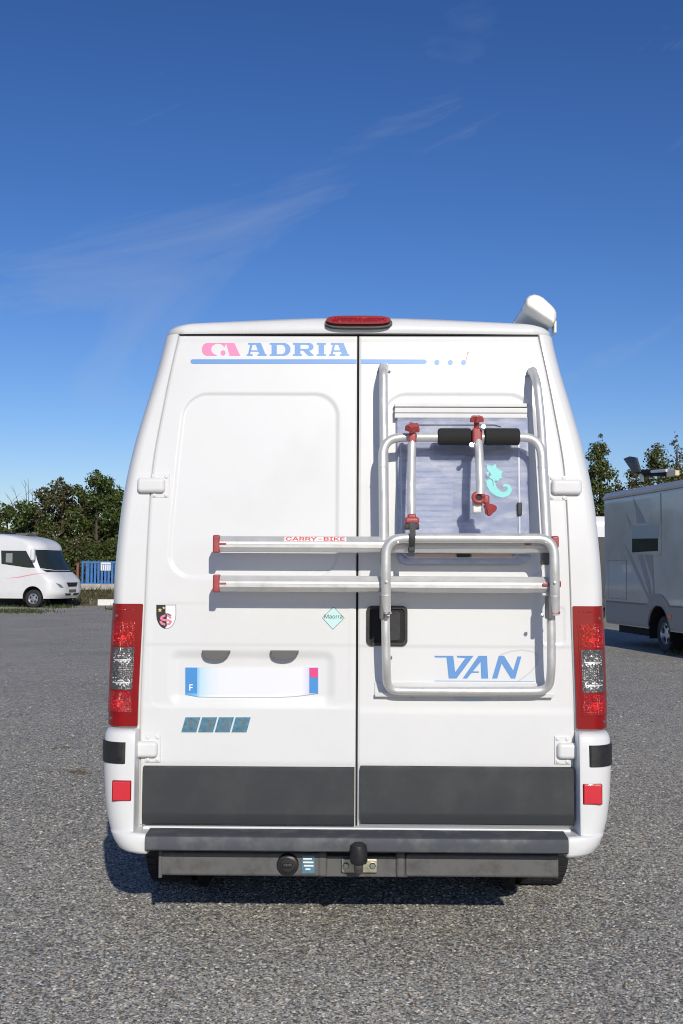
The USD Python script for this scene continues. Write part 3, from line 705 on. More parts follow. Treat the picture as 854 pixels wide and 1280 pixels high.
# third brake light
a, b = P(405, 411, 0.05), P(491.5, 394.5, 0.05)
cx = (a[0] + b[0]) / 2; cz = (a[2] + b[2]) / 2; hw = (b[0] - a[0]) / 2; hh = (b[2] - a[2]) / 2
def pill(hw, hh, y0, y1, taper=0.6):
    pts = []
    for k in range(48):
        t = 2 * math.pi * k / 48; c, s_ = math.cos(t), math.sin(t)
        x, z = hw * np.sign(c) * abs(c) ** 0.55, hh * np.sign(s_) * abs(s_) ** 0.7
        pts += [(cx + x, y1, cz + z), (cx + x * 0.985, (y0 + y1) / 2, cz + z * 0.95), (cx + x * 0.95, y0, cz + z * taper)]
    return hull(pts)
hb = part(van, 'high_brake_light', pill(hw, hh, 0.045, 0.10, 0.9), 'black_plastic', 40)
cz += 0.006
part(hb, 'lens', pill(hw * 0.965, hh * 0.84, 0.030, 0.09, 0.75), 'lens_red', 40)
part(hb, 'lens_bar', box(cx - hw * 0.80, cx + hw * 0.80, 0.0285, 0.05, cz - hh * 0.36, cz + hh * 0.36, 0.005), 'lens_facet', 40)

# bumper corners
def corner_piece(zs, outer, inner, y0s, y1, r=0.10, na=10):
    rings = []
    for z, w, i0, y0 in zip(zs, outer, inner, y0s):
        rr = min(r, w - i0 - 0.01)
        pts = [(i0, y0 + 0.012), (i0 + 0.004, y0 + 0.003), (i0 + 0.012, y0)] + [(w - rr + rr * math.sin(k * math.pi / 2 / na), y0 + r - r * math.cos(k * math.pi / 2 / na)) for k in range(na + 1)] + [(w, y1), (i0, y1)]
        rings.append([(x, y, z) for x, y in pts])
    n, m = len(rings[0]), len(rings); V = np.array([p for q in rings for p in q])
    f = []
    for i in range(m - 1):
        for j in range(n):
            a, b, c, d = i * n + j, i * n + (j + 1) % n, (i + 1) * n + (j + 1) % n, (i + 1) * n + j
            f += [(a, b, c), (a, c, d)]
    for j in range(1, n - 1):
        f += [(0, j + 1, j), ((m - 1) * n, (m - 1) * n + j, (m - 1) * n + j + 1)]
    t = trimesh.Trimesh(V, f, process=False)
    if t.volume < 0:
        t.invert()
    return t
zs = [0.385, 0.391, 0.402, 0.43, 0.460, 0.466, 0.468, 0.476, 0.52, 0.60, 0.72, 0.80, 0.84, 0.855, 0.861]
wo = [0.905, 0.925, 0.940, 0.958, 0.972, 0.975, 0.976, 0.980, 0.992, 1.003, 1.010, 1.010, 1.006, 0.998, 0.985]
wi = [0.812, 0.812, 0.812, 0.812, 0.812, 0.816, 0.866, 0.866, 0.866, 0.866, 0.866, 0.866, 0.866, 0.868, 0.875]
y0 = [-0.09, -0.100, -0.108, -0.110, -0.108, -0.100, -0.094, -0.090, -0.088, -0.086, -0.084, -0.080, -0.076, -0.068, -0.050]
cr = corner_piece(zs, wo, wi, y0, 0.50)
bandz = [0.731, 0.733, 0.812, 0.814]
bd = corner_piece(bandz, [1.012, 1.0135, 1.0135, 1.012], [0.903] * 4, [-0.087, -0.089, -0.086, -0.084], 0.40)
rz0, rz1 = P(447, 1003, -0.09)[2], P(447, 979, -0.09)[2]; rx0, rx1 = P(446 + 284, 990, -0.09)[0], P(446 + 306.5, 990, -0.09)[0]
for side in (-1, 1):
    f_ = (lambda m: m) if side > 0 else mirror
    bc = part(van, 'bumper_corner', f_(cr), 'white_paint', 40)
    part(bc, 'black_insert', f_(bd), 'black_plastic', 30)
    part(bc, 'reflector', f_(box(rx0, rx1, -0.0945, -0.06, rz0, rz1, 0.004)), 'reflector_red', 40)
    part(bc, 'reflector_rim', f_(box(rx0 - 0.003, rx1 + 0.003, -0.0905, -0.05, rz0 - 0.003, rz1 + 0.003, 0.004)), 'lens_red', 40)
# step
prof = [(0.02, 0.408), (-0.118, 0.406), (-0.130, 0.413), (-0.133, 0.443), (-0.128, 0.461), (-0.118, 0.466), (0.0, 0.471), (0.02, 0.471)]
part(van, 'bumper_step', profile_x(prof, -0.815, 0.815), 'grey_step', 25)

# tow bar
tb_y0, tb_y1 = -0.015, 0.06
def tz(v): return P(447, v, tb_y0)[2]
def tx(u, v=1082): return P(u, v, tb_y0)[0]
def beam(u0, u1, v0, v1, yo=0.0, r=0.012):
    z0, z1 = tz(v1), tz(v0)
    prof = rrect(tb_y0 + yo, tb_y1 + yo, z0, z1, r)
    return profile_x(prof, tx(u0), tx(u1))
tow = part(van, 'tow_bar', beam(200.5, 404, 1067, 1097), 'towbar_paint', 30)
part(tow, 'beam', beam(508, 698, 1067, 1096), 'towbar_paint', 30)
part(tow, 'centre_plate', beam(402, 510, 1071, 1097.5, 0.010, 0.006), 'towbar_paint', 30)
for u in (397, 495):
    part(tow, 'bracket', [box(tx(u), tx(u + 12), tb_y0 - 0.004, 0.1, tz(1097), tz(1065), 0.012)], 'towbar_paint', 40)
part(tow, 'end_plate', box(tx(198.8), tx(202.5), tb_y0 - 0.006, 0.06, tz(1099), tz(1066)), 'towbar_paint', False)
c = P(359.6, 1082, tb_y0 - 0.02)
part(tow, 'trailer_socket', lathe([(0, 0), (0.043, 0), (0.043, 0.022), (0.039, 0.03), (0.030, 0.033), (0.028, 0.028), (0.0, 0.030)], [c[0], tb_y0 + 0.012, c[2]]), 'black_plastic', 40)
part(tow, 'socket_lid', box(c[0] - 0.02, c[0] + 0.02, tb_y0 - 0.028, tb_y0 - 0.01, c[2] - 0.008, c[2] + 0.008, 0.005), 'black_plastic', 40)
part(tow, 'rating_label', box(tx(377.5), tx(393.5), tb_y0 - 0.0025, tb_y0 + 0.001, tz(1092), tz(1070)), 'badge_blue', False)
for k, (w0, w1) in enumerate(((379, 390), (379, 392), (380, 392), (382, 388))):
    part(tow, 'label_print', box(tx(w0), tx(w1), tb_y0 - 0.0032, tb_y0, tz(1075 + 4.3 * k), tz(1073 + 4.3 * k)), 'white_print', False)
part(tow, 'ball_flange', box(tx(427), tx(472), tb_y0 - 0.008, tb_y0 + 0.004, tz(1091), tz(1073), 0.006), 'zinc_plate', 40)
for u in (432.5, 466):
    c = P(u, 1082, tb_y0 - 0.01)
    part(tow, 'bolt', lathe([(0, 0), (0.013, 0), (0.013, 0.010), (0.010, 0.013), (0, 0.013)], [c[0], tb_y0 - 0.006, c[2]], n=6), 'steel_bolt', False)
cb = P(448.5, 1070, -0.14)
part(tow, 'tow_ball', [tube([(cb[0], 0.0, tz(1088)), (cb[0], -0.11, tz(1080)), (cb[0], -0.145, tz(1070)), (cb[0], -0.145, P(447, 1072, -0.145)[2])], 0.018, 0.03)], 'towbar_paint', 40)
zc0, zc1 = P(447, 1079, -0.145)[2], P(447, 1053, -0.145)[2]
part(tow, 'ball_cap', lathe([(0, zc0), (0.030, zc0), (0.034, zc0 + 0.008), (0.033, zc0 + 0.05), (0.030, zc1 - 0.010), (0.018, zc1 - 0.002), (0.010, zc1), (0, zc1)], [cb[0], -0.145, 0], axis='z', n=24), 'black_plastic', 40)

# wheels
def wheel(parent, c, r, wd, rim_out, fancy=True):
    """axle along x; rim_out = +1 or -1: the outer side"""
    h = wd / 2
    prof = [(r * 0.60, -h * 0.92), (r * 0.80, -h), (r * 0.93, -h * 0.96), (r * 0.985, -h * 0.80), (r, -h * 0.55), (r, h * 0.55), (r * 0.985, h * 0.80), (r * 0.93, h * 0.96), (r * 0.80, h), (r * 0.60, h * 0.92), (r * 0.60, -h * 0.92)]
    t = part(parent, 'wheel', lathe(prof, c, 'x', 48), 'rubber', 40)
    o = rim_out
    rp = [(0.0, -h * 0.3), (r * 0.62, -h * 0.3), (r * 0.62, h * 0.86), (r * 0.58, h * 0.90), (r * 0.54, h * 0.55), (r * 0.22, h * 0.62), (r * 0.16, h * 0.72), (0.0, h * 0.74)]
    rim = lathe(rp, [0, 0, 0], 'x', 40)
    if o < 0:
        rim = mirror(rim)
    rim.apply_translation(c)
    part(t, 'rim', rim, 'rim_metal', 40)
    if fancy:
        for k in range(5):
            a = 2 * math.pi * k / 5 + 0.3
            hole = hull([(c[0] + o * h * (0.66 + dx), c[1] + rr * math.cos(a + da), c[2] + rr * math.sin(a + da)) for rr, w_ in ((r * 0.30, 0.30), (r * 0.48, 0.34)) for da in (-w_, w_) for dx in (-0.1, 0.02)])
            part(t, 'rim_opening', hole, 'under_black', False)
    return t
for s in (-1, 1):
    for yw in (0.98, 4.25):
        wheel(van, (s * 0.865, yw, 0.338), 0.338, 0.225, s)
tread = []
for k in range(44):
    for q_, dx in enumerate((-0.075, -0.026, 0.026, 0.075)):
        b_ = trimesh.creation.box([0.040, 0.036, 0.008]); b_.apply_translation([dx, 0, 0.3385])
        b_.apply_transform(trimesh.transformations.rotation_matrix(2 * math.pi * (k + 0.25 * q_) / 44, [1, 0, 0])); tread.append(b_)
tread = trimesh.util.concatenate(tread)
for s, w_ in zip((-1, 1), ('/wheel', '/wheel_002')):
    t_ = tread.copy(); t_.apply_translation([s * 0.865, 0.98, 0.342]); part(van + w_, 'tread', t_, 'rubber', False, kind='stuff')

def liner(parent, x0, x1, y, z, r):
    a = np.linspace(-0.35, math.pi + 0.35, 30); pr_ = [(r * math.cos(t), r * math.sin(t)) for t in a] + [((r - 0.008) * math.cos(t), (r - 0.008) * math.sin(t)) for t in a[::-1]]
    m = trimesh.creation.extrude_polygon(Polygon(pr_), x1 - x0, engine='earcut'); v = m.vertices.copy()
    m.vertices = np.column_stack([x0 + v[:, 2], y + v[:, 0], z + v[:, 1]]); m.fix_normals()
    back = cyl((x0 + 0.02, y, z), (x0 + 0.05, y, z), r - 0.004, 30) if x1 > 0 else cyl((x1 - 0.05, y, z), (x1 - 0.02, y, z), r - 0.004, 30)
    part(parent, 'wheel_well', m, 'under_black', 40); part(parent, 'wheel_well', back, 'under_black', 40)
for s in (-1, 1):
    for yw in (0.98, 4.25):
        liner(van, *sorted((s * 0.68, s * 0.93)), yw, 0.36, 0.398)

# ------------------------------------------------------------------ awning
PXA = [(657.6, 378), (658.4, 373.0), (662, 369.3), (668, 367.6), (673.5, 368.6), (679.3, 371.6), (685, 376.6), (690.6, 382.0), (694.2, 386.4), (695.9, 390.5), (695.9, 396), (694.8, 401), (692.6, 404.6), (689.5, 404.2), (684.5, 400.2), (678, 396), (672.8, 392.7), (665, 388), (659.6, 383.8), (657.8, 381)]
aw = thing('roll_out_awning', 'cream roll-out awning case tilted on the right roof edge of the camper van', 'awning', (0, 0, 0))
ya = 0.12
ap = Polygon([(p[0], p[2]) for p in (P(u, v, ya) for u, v in PXA)]).buffer(0.003).simplify(0.0008)
def ext_y(poly, y0, y1):
    m = trimesh.creation.extrude_polygon(poly, y1 - y0, engine='earcut'); v = m.vertices.copy()
    m.vertices = np.column_stack([v[:, 0], y0 + v[:, 2], v[:, 1]]); m.fix_normals(); return m
part(aw, 'case', ext_y(ap.buffer(-0.006), ya + 0.02, 3.4), 'awning_white', 40)
cap_pts = [(x, y, z) for off, y in ((-0.012, ya - 0.006), (-0.006, ya - 0.001), (-0.002, ya + 0.008), (0, ya + 0.03), (0, ya + 0.075)) for x, z in ap.buffer(off).exterior.coords]
part(aw, 'end_cap', hull(cap_pts), 'awning_white', 40)
b0 = P(689.5, 415, ya + 0.1); b1 = P(697, 403, ya + 0.1)
part(aw, 'bracket', box(b0[0] + 0.004, b1[0] - 0.010, ya + 0.06, ya + 0.12, b0[2] - 0.012, b1[2], 0.004), 'awning_white', 40)
for yb_ in (0.35, 1.8, 3.0):
    part(aw, 'mount', box(0.70, 0.80, yb_, yb_ + 0.12, 2.475, 2.54, 0.006), 'awning_grey', 40)
part(aw, 'rail', ext_y(Polygon([(0.66, 2.525), (0.81, 2.49), (0.81, 2.505), (0.67, 2.542)]), 0.3, 3.4), 'awning_grey', 40)
c = P(643.8, 398.2, 0.35)
part(aw, 'end_bolt', lathe([(0, 0), (0.006, 0), (0.006, 0.006), (0, 0.008)], [c[0] + 0.01, 0.42, c[2]]), 'aluminium_bright', 40)

# ------------------------------------------------------------------ hinged window on the right door
win = part(van, 'side_hung_window', wrap(pxpoly([(495.5, 512), (660.5, 512), (663, 690), (662.5, 698), (657, 704.5), (648, 706.8), (508, 706.8), (499.5, 704), (496, 697)]).buffer(0), FR, 0.014, 0.022, 0.08), 'window_edge', 40,
           label='tinted acrylic top-hung window with blind behind it')
yw = lambda z: YB(z) - 0.02
def wpoly(pts): return Polygon([(lambda p: (p[0], p[2]))(P(u, v, yw)) for u, v in pts])
def flat(off):
    return lambda x, z: (np.column_stack([x, YB(z) - 0.0 + 0 * x, z]), np.tile([0, -1.0, 0], (len(x), 1)))
FW = flat(0)
part(win, 'inner_frame', wrap(wpoly([(507, 541), (640, 541), (646, 548), (648, 690), (640, 698), (512, 698), (503, 690), (501, 548)]), FW, 0.011, 0.003, 0.08), 'window_inner', False)
for k in range(20):
    v = 549 + 7.0 * k
    u1 = 566 if v > 600 else 646
    a, b = P(508, v + 5.6, yw), P(min(u1, 642), v, yw); y_ = float(YB(a[2]))
    sl = hull([(x, y_ + dy, z) for x in (a[0], b[0]) for dy, z in ((-0.0115, a[2]), (-0.0115, b[2]), (-0.0175, a[2] + 0.004), (-0.0118, b[2]))])
    part(win, 'blind_slat', sl, 'blind_white', False)
part(win, 'pane', wrap(wpoly([(497, 522), (659.5, 522), (661.5, 690), (660, 698), (654, 703.5), (646, 705), (510, 705), (502, 703), (498, 697)]), FW, 0.030, 0.004, 0.08), 'acrylic', False)
# bright moulded frame lines
fr = wpoly([(505, 544), (642, 544), (648, 552), (649.5, 690), (641, 697), (511, 697), (502, 690), (501, 552)])
part(win, 'moulding', wrap(fr.buffer(0.003).difference(fr.buffer(-0.003)), FW, 0.032, 0.003, 0.08), 'window_edge', False)
mould2 = wpoly([(520, 531), (618, 531), (626, 533.5), (626, 534.5), (618, 532.3), (520, 532.3)])
part(win, 'moulding', wrap(mould2, FW, 0.032, 0.003, 0.08), 'grey_trim', False)
# hinge rail above
for (v0, v1, off, mat) in ((504.5, 508.5, 0.030, 'white_plastic'), (508.5, 510.5, 0.016, 'gap_black'), (510.5, 516.2, 0.036, 'white_plastic'), (516.2, 517.4, 0.026, 'lamp_grey'), (517.4, 522.5, 0.033, 'white_plastic')):
    a, b = P(493.5, v1, yw), P(658.5, v0, yw); y_ = float(YB(b[2]))
    part(win, 'hinge_rail', box(a[0], b[0], y_ - off, y_ + 0.006, a[2], b[2], 0.0015 if mat == 'white_plastic' else 0), mat, 40)
# latches
for (u0, u1, v0, v1) in ((646.2, 651.5, 628.5, 644.5), (571.5, 587.5, 691, 696.5)):
    a, b = P(u0, v1, yw), P(u1, v0, yw); y_ = float(YB(a[2]))
    part(win, 'latch', box(a[0], b[0], y_ - 0.044, y_ - 0.02, a[2], b[2], 0.003), 'black_plastic', 40)
for (u0, u1) in ((518, 570), (589, 640)):
    a, b = P(u0, 696.3, yw), P(u1, 692.5, yw); y_ = float(YB(a[2]))
    part(win, 'stay', box(a[0], b[0], y_ - 0.034, y_ - 0.028, a[2], b[2], 0.0025), 'peach', 40)  # beige reflections along the window bottom, modelled as thin strips
# cyan sea-creature sticker (origin 570, 510, scale 8.533)
blob = []
path = [(352, 640, 26), (395, 668, 44), (440, 705, 46), (400, 760, 50), (370, 815, 46), (395, 868, 42), (440, 910, 34), (495, 932, 28), (545, 915, 26), (572, 878, 22), (560, 838, 18), (528, 822, 14), (505, 836, 9)]
for (a, b, r0), (c_, d_, r1) in zip(path[:-1], path[1:]):
    blob.append(unary_union([Point(a, b).buffer(r0, 10), Point(c_, d_).buffer(r1, 10)]).convex_hull)
for sp in ([(330, 600), (370, 625), (330, 650)], [(385, 618), (425, 600), (430, 650)], [(455, 660), (500, 680), (470, 712)], [(465, 720), (500, 745), (450, 760)], [(318, 690), (350, 680), (340, 740)], [(310, 780), (345, 770), (340, 840)]):
    blob.append(Polygon(sp))
blob = unary_union(blob).difference(Point(425, 790).buffer(15)).difference(LineString([(360, 640), (375, 700)]).buffer(6)).difference(LineString([(405, 650), (420, 690)]).buffer(6)).difference(LineString([(345, 745), (390, 775), (395, 830)]).buffer(4)).difference(LineString([(350, 850), (430, 890), (520, 925), (560, 880)]).buffer(3.5)).difference(LineString([(430, 700), (455, 730), (430, 765)]).buffer(4))
cy = wpoly([(570 + a / 8.533, 510 + b / 8.533) for a, b in blob.exterior.coords])
part(win, 'sticker', wrap(cy, FW, 0.0312, 0.001, 0.05), 'cyan_print', False, label='cyan curly-tailed sticker')

# ------------------------------------------------------------------ bike rack
rack = thing('bike_rack', 'folded silver tube bike rack with two long rails on the rear of the camper van', 'bike rack')
def T(*pts): return [P(u, v, y) for u, v, y in pts]
R1 = 0.0188
part(rack, 'frame_tube', tube(T((479.6, 458, 0.035), (479.6, 466, -0.045), (479.8, 520, -0.065), (481, 660, -0.10), (482, 780, -0.125), (483.2, 835, -0.115), (484.5, 863.5, -0.055), (585, 864, -0.055), (686.5, 863.5, -0.055), (689.5, 835, -0.115), (689.2, 780, -0.125), (684.5, 667, -0.10), (676, 520, -0.065), (671.5, 478, -0.045), (665.8, 463, 0.03)),
     0.017, [0, .03, .05, .05, .06, .05, .075, 0, .075, .05, .06, .05, .05, .05, 0], 16, 8), 'aluminium', 50)
part(rack, 'upper_hoop', tube(T((480, 684, -0.135), (479, 600, -0.12), (478.2, 546.8, -0.095), (580, 546.6, -0.095), (676.4, 546.2, -0.095), (679, 600, -0.12), (684, 684, -0.135)),
     0.018, [0, .05, .105, 0, .105, .05, 0], 16, 10), 'aluminium', 50)
part(rack, 'folded_platform', tube(T((482.8, 766, -0.165), (482.6, 720, -0.20), (482.6, 673, -0.20), (590, 672.8, -0.20), (692.5, 673, -0.20), (693.8, 720, -0.20), (693.8, 768, -0.165)),
     R1, [0, .06, .085, 0, .085, .06, 0], 16, 10), 'aluminium', 50)
# collar rings on the tubes
for (u, v, y) in ((482.7, 744, -0.182), (693.8, 745, -0.182), (478.7, 584, -0.113), (678, 584, -0.113)):
    a = P(u, v - 1.0, y); b = P(u, v + 1.0, y)
    part(rack, 'collar', cyl(a, b, 0.0196, 18), 'aluminium', 40)
for (u, v, y, m_) in ((482.8, 767, -0.165, 'aluminium_bright'), (693.8, 766.5, -0.165, 'red_plastic')):
    a = P(u, v - 2.2, y); b = P(u, v + 0.4, y)
    part(rack, 'sleeve_end', cyl(a, b, 0.0205, 18), m_, 40)
# pivot brackets
for u, du in ((477, -1), (686, 1)):
    a, b = P(u - 2.2, 774, -0.15), P(u + 2.6, 745, -0.15)
    br = part(rack, 'pivot_bracket', box(a[0], b[0], -0.185, -0.10, a[2], b[2], 0.004), 'lamp_grey', 40)
    c = P(u + 8 * (-du), 769.5, -0.175)
    part(br, 'bolt', lathe([(0, 0), (0.008, 0), (0.008, 0.008), (0, 0.01)], [c[0], -0.165, c[2]], n=6), 'steel_bolt', False)
# screws on the tube faces
for u, v, y in ((497.5, 678, -0.2165), (483, 727.5, -0.2165), (682.8, 678, -0.2165), (694, 728.5, -0.2165)):
    c = P(u, v, y)
    part(rack, 'screw', lathe([(0, 0), (0.005, 0), (0.005, 0.0015), (0.002, 0.002), (0, 0.001)], [c[0], y + 0.0015, c[2]], n=12), 'steel_bolt', 40)
# rails
def rail(v0, v1, u0, u1):
    y_ = -0.165; z0, z1 = P(447, v1, y_)[2], P(447, v0, y_)[2]; h = z1 - z0
    pr_ = [(-0.115, z0 + 0.004), (-0.128, z0), (-0.150, z0 + 0.004), (-0.163, z0 + 0.30 * h), (-0.1635, z0 + 0.46 * h), (-0.161, z0 + 0.47 * h), (-0.161, z0 + 0.49 * h), (-0.1635, z0 + 0.50 * h), (-0.163, z0 + 0.64 * h), (-0.158, z0 + 0.68 * h), (-0.142, z1 - 0.003), (-0.136, z1), (-0.115, z1 - 0.003)]
    x0, x1 = P(u0, (v0 + v1) / 2, y_)[0], P(u1, (v0 + v1) / 2, y_)[0]
    rp = part(rack, 'bike_rail', profile_x(pr_, x0 + 0.02, x1), 'aluminium', 20)
    part(rp, 'end_cap', [box(x0, x0 + 0.026, -0.168, -0.112, z0 - 0.003, z1 + 0.003, 0.006), box(x0 + 0.02, x0 + 0.052, -0.166, -0.155, (z0 + z1) / 2 - 0.004, (z0 + z1) / 2 + 0.004, 0.003)], 'red_plastic', 40)
    return rp, z0, z1
ra, ra0, ra1 = rail(670.3, 690.8, 266, 690)
rb, rb0, rb1 = rail(720, 740.6, 266, 686)
h = ra1 - ra0
# sticker on the slanted top face of the upper rail
p0 = np.array([-0.158, ra0 + 0.68 * h]); p1 = np.array([-0.142, ra1 - 0.003]); tdir = (p1 - p0) / np.linalg.norm(p1 - p0); nrm = np.array([-tdir[1], tdir[0]])
def on_rail(x, t): return (np.column_stack([x, p0[0] + t * tdir[0], p0[1] + t * tdir[1]]), np.tile([0, nrm[0], nrm[1]], (len(x), 1)))
xs0, xs1 = P(355.5, 674, -0.15)[0], P(433, 674, -0.15)[0]; LT = np.linalg.norm(p1 - p0)
part(ra, 'rail_sticker', wrap(sbox(xs0, 0.0005, xs1, LT), on_rail, 0.0006, 0.0006, 0.05), 'white_print', False)
s = text_poly('CARRY-BIKE', 0.05, True); x0_, y0_, x1_, y1_ = s.bounds
s = affinity.affine_transform(s, [(xs1 - xs0 - 0.012) / (x1_ - x0_), 0, 0, (LT * 0.86) / (y1_ - y0_), xs0 + 0.006 - x0_ * (xs1 - xs0 - 0.012) / (x1_ - x0_), LT * 0.10 - y0_ * LT * 0.86 / (y1_ - y0_)])
part(ra, 'rail_lettering', wrap(s, on_rail, 0.0012, 0.0006, 0.05), 'red_print', False)
# red clamps at right ends
for (u, v, w_, h_) in ((693.8, 677.5, 9, 15), (698.5, 730, 5, 9)):
    a, b = P(u - w_ / 2, v + h_ / 2, -0.17), P(u + w_ / 2, v - h_ / 2, -0.17)
    part(rack, 'rail_clamp', box(a[0], b[0], -0.185, -0.12, a[2], b[2], 0.007), 'red_plastic', 40)
for (u0, u1, v0, v1) in ((678.5, 687, 729, 733), (656, 664.5, 677.5, 681)):
    a, b = P(u0, v1, -0.17), P(u1, v0, -0.17)
    part(rack, 'rail_button', box(a[0], b[0], -0.172, -0.15, a[2], b[2], 0.003), 'red_plastic', 40)
a, b = P(677, 706, -0.12), P(686, 691, -0.12)
part(rack, 'rail_bracket', box(a[0], b[0], -0.14, -0.09, a[2], b[2], 0.004), 'lamp_grey', 40)
a, b = P(476, 706, -0.12), P(485, 691, -0.12)
part(rack, 'rail_bracket', box(a[0], b[0], -0.14, -0.09, a[2], b[2], 0.004), 'lamp_grey', 40)
# foam grips
for u0, u1 in ((547.5, 589), (605.5, 649.5)):
    a, b = P(u0, 546.2, -0.095), P(u1, 545.6, -0.095); n_ = 14
    L = b[0] - a[0]
    m = lathe([(0, 0), (0.026, 0), (0.032, 0.003), (0.034, 0.010), (0.034, L - 0.010), (0.032, L - 0.003), (0.026, L), (0, L)], [a[0], a[1], (a[2] + b[2]) / 2], 'x', 28)
    part(rack, 'foam_grip', m, 'black_foam', 40)
def knob(c, r=0.027, dirn=(0, -1, 0), lobes=5, h=0.022):
    sh = Polygon([((1 + 0.17 * math.cos(lobes * t)) * r * math.cos(t), (1 + 0.17 * math.cos(lobes * t)) * r * math.sin(t)) for t in np.linspace(0, 2 * math.pi, 60)[:-1]])
    pts = [m_ for m_ in (ext(sh, h * 0.7),)]
    top = ext(sh.buffer(-0.004), h * 0.3); top.apply_translation([0, 0, h * 0.7])
    stem = trimesh.creation.cylinder(r * 0.45, 0.03); stem.apply_translation([0, 0, -0.014])
    m = trimesh.util.concatenate(pts + [top, stem])
    m.apply_transform(trimesh.geometry.align_vectors([0, 0, 1], np.array(dirn, float))); m.apply_translation(c); return m
# arm 1
A1 = T((515.5, 547, -0.125), (514.6, 575, -0.145), (514.0, 620, -0.165), (514.6, 648, -0.175))
arm = part(rack, 'bike_arm', tube(A1, 0.0168, [0, .05, .05, 0], 16, 6), 'aluminium', 50)
c = P(516, 537.5, -0.135)
part(arm, 'knob', knob(c, 0.026, (0, -0.55, 0.8)), 'red_plastic', 40)
a, b = P(510.5, 554, -0.13), P(520.5, 541, -0.13)
part(arm, 'clamp', [box(a[0], b[0], -0.145, -0.08, a[2], b[2], 0.008)], 'red_plastic', 40)
a, b = P(506, 655.5, -0.20), P(524, 646.5, -0.20)
part(arm, 'clamp', [box(a[0], b[0], -0.225, -0.17, a[2], b[2], 0.010), box(a[0] + 0.012, b[0] - 0.012, -0.22, -0.175, b[2] - 0.01, b[2] + 0.012, 0.006)], 'red_plastic', 40)
a, b = P(505.5, 662, -0.20), P(524, 655, -0.20)
part(arm, 'clamp_base', box(a[0], b[0], -0.22, -0.17, a[2], b[2], 0.004), 'black_plastic', 40)
st = [P(515.5, 652, -0.226), P(516, 668, -0.228), (P(515, 680, -0.228)), P(514.2, 691, -0.215)]
V, Fc = [], []
for k, q in enumerate(st):
    for dx, dy in ((-0.0115, 0), (0.0115, 0), (0.0115, 0.004), (-0.0115, 0.004)):
        V.append((q[0] + dx, q[1] + dy, q[2]))
for k in range(len(st) - 1):
    for j in range(4):
        a_, b_, c_, d_ = 4 * k + j, 4 * k + (j + 1) % 4, 4 * k + 4 + (j + 1) % 4, 4 * k + 4 + j
        Fc += [(a_, b_, c_), (a_, c_, d_)]
Fc += [(0, 2, 1), (0, 3, 2), (4 * len(st) - 4, 4 * len(st) - 3, 4 * len(st) - 2), (4 * len(st) - 4, 4 * len(st) - 2, 4 * len(st) - 1)]
sm = trimesh.Trimesh(V, Fc, process=False); sm.fix_normals()
part(rack, 'strap', sm, 'black_plastic', 30)
a, b = P(510, 690, -0.22), P(518.5, 684, -0.22)
part(rack, 'strap_buckle', box(a[0], b[0], -0.235, -0.215, a[2], b[2], 0.003), 'black_plastic', 40)
# arm 2
A2 = T((597.5, 548, -0.125), (599, 562, -0.150), (600, 590, -0.180), (600.5, 618, -0.185))
arm = part(rack, 'bike_arm', tube(A2, 0.0168, [0, .03, .05, 0], 16, 6), 'aluminium', 50)
part(arm, 'knob', knob(P(596, 527, -0.115), 0.024, (0, -0.3, 0.95)), 'red_plastic', 40)
a, b = P(590.5, 556, -0.13), P(602.5, 535, -0.13)
part(arm, 'clamp', [box(a[0], b[0], -0.146, -0.08, a[2], b[2], 0.009)], 'red_plastic', 40)
for u, v in ((593, 554.5), (603.5, 536)):
    c = P(u, v, -0.152)
    part(arm, 'clamp_bolt', trimesh.creation.icosphere(3, 0.0085).apply_translation(c), 'aluminium_bright', True)  # small chrome balls added to catch a sun glint
hv = sd + (CAM - P(596, 545, -0.13)) / np.linalg.norm(CAM - P(596, 545, -0.13)); hv /= np.linalg.norm(hv)  # direction that mirrors the sun into the camera
for u, v in ((589.5, 556.5), (604.5, 533.5)):
    m = lathe([(0, 0), (0.0095, 0), (0.0095, 0.005), (0.008, 0.007), (0.0, 0.0073)], [0, 0, 0], 'z', 24)
    m.apply_transform(trimesh.geometry.align_vectors([0, 0, 1], hv)); m.apply_translation(P(u, v, -0.158))
    part(arm, 'bolt_cap', m, 'aluminium_bright', 25)  # added polished discs, turned to give the sun glint on the clamp
c = P(598.5, 622, -0.195)
tor = trimesh.creation.torus(0.020, 0.0085, major_sections=28, minor_sections=12)
tor.apply_transform(trimesh.transformations.rotation_matrix(RAD(62), [1, 0, 0])); tor.apply_translation(c)
part(arm, 'grip_ring', tor, 'red_plastic', 60)
hole = trimesh.creation.cylinder(0.014, 0.006); hole.apply_transform(trimesh.transformations.rotation_matrix(RAD(62), [1, 0, 0])); hole.apply_translation(c + np.array([0, 0.006, 0]))
part(arm, 'grip_pad', hole, 'black_plastic', 40)
a, b = P(604, 630, -0.2), P(612, 619, -0.2)
part(arm, 'grip_lug', box(a[0], b[0], -0.21, -0.18, a[2], b[2], 0.008), 'red_plastic', 40)
part(arm, 'knob', knob(P(611.5, 635.5, -0.2), 0.023, (0.3, -0.85, -0.3), 3, 0.02), 'red_plastic', 40)
a, b = P(590, 642, -0.175), P(603, 626, -0.175)
part(arm, 'grip_jaw', box(a[0], b[0], -0.187, -0.165, a[2], b[2], 0.008), 'aluminium', 40)
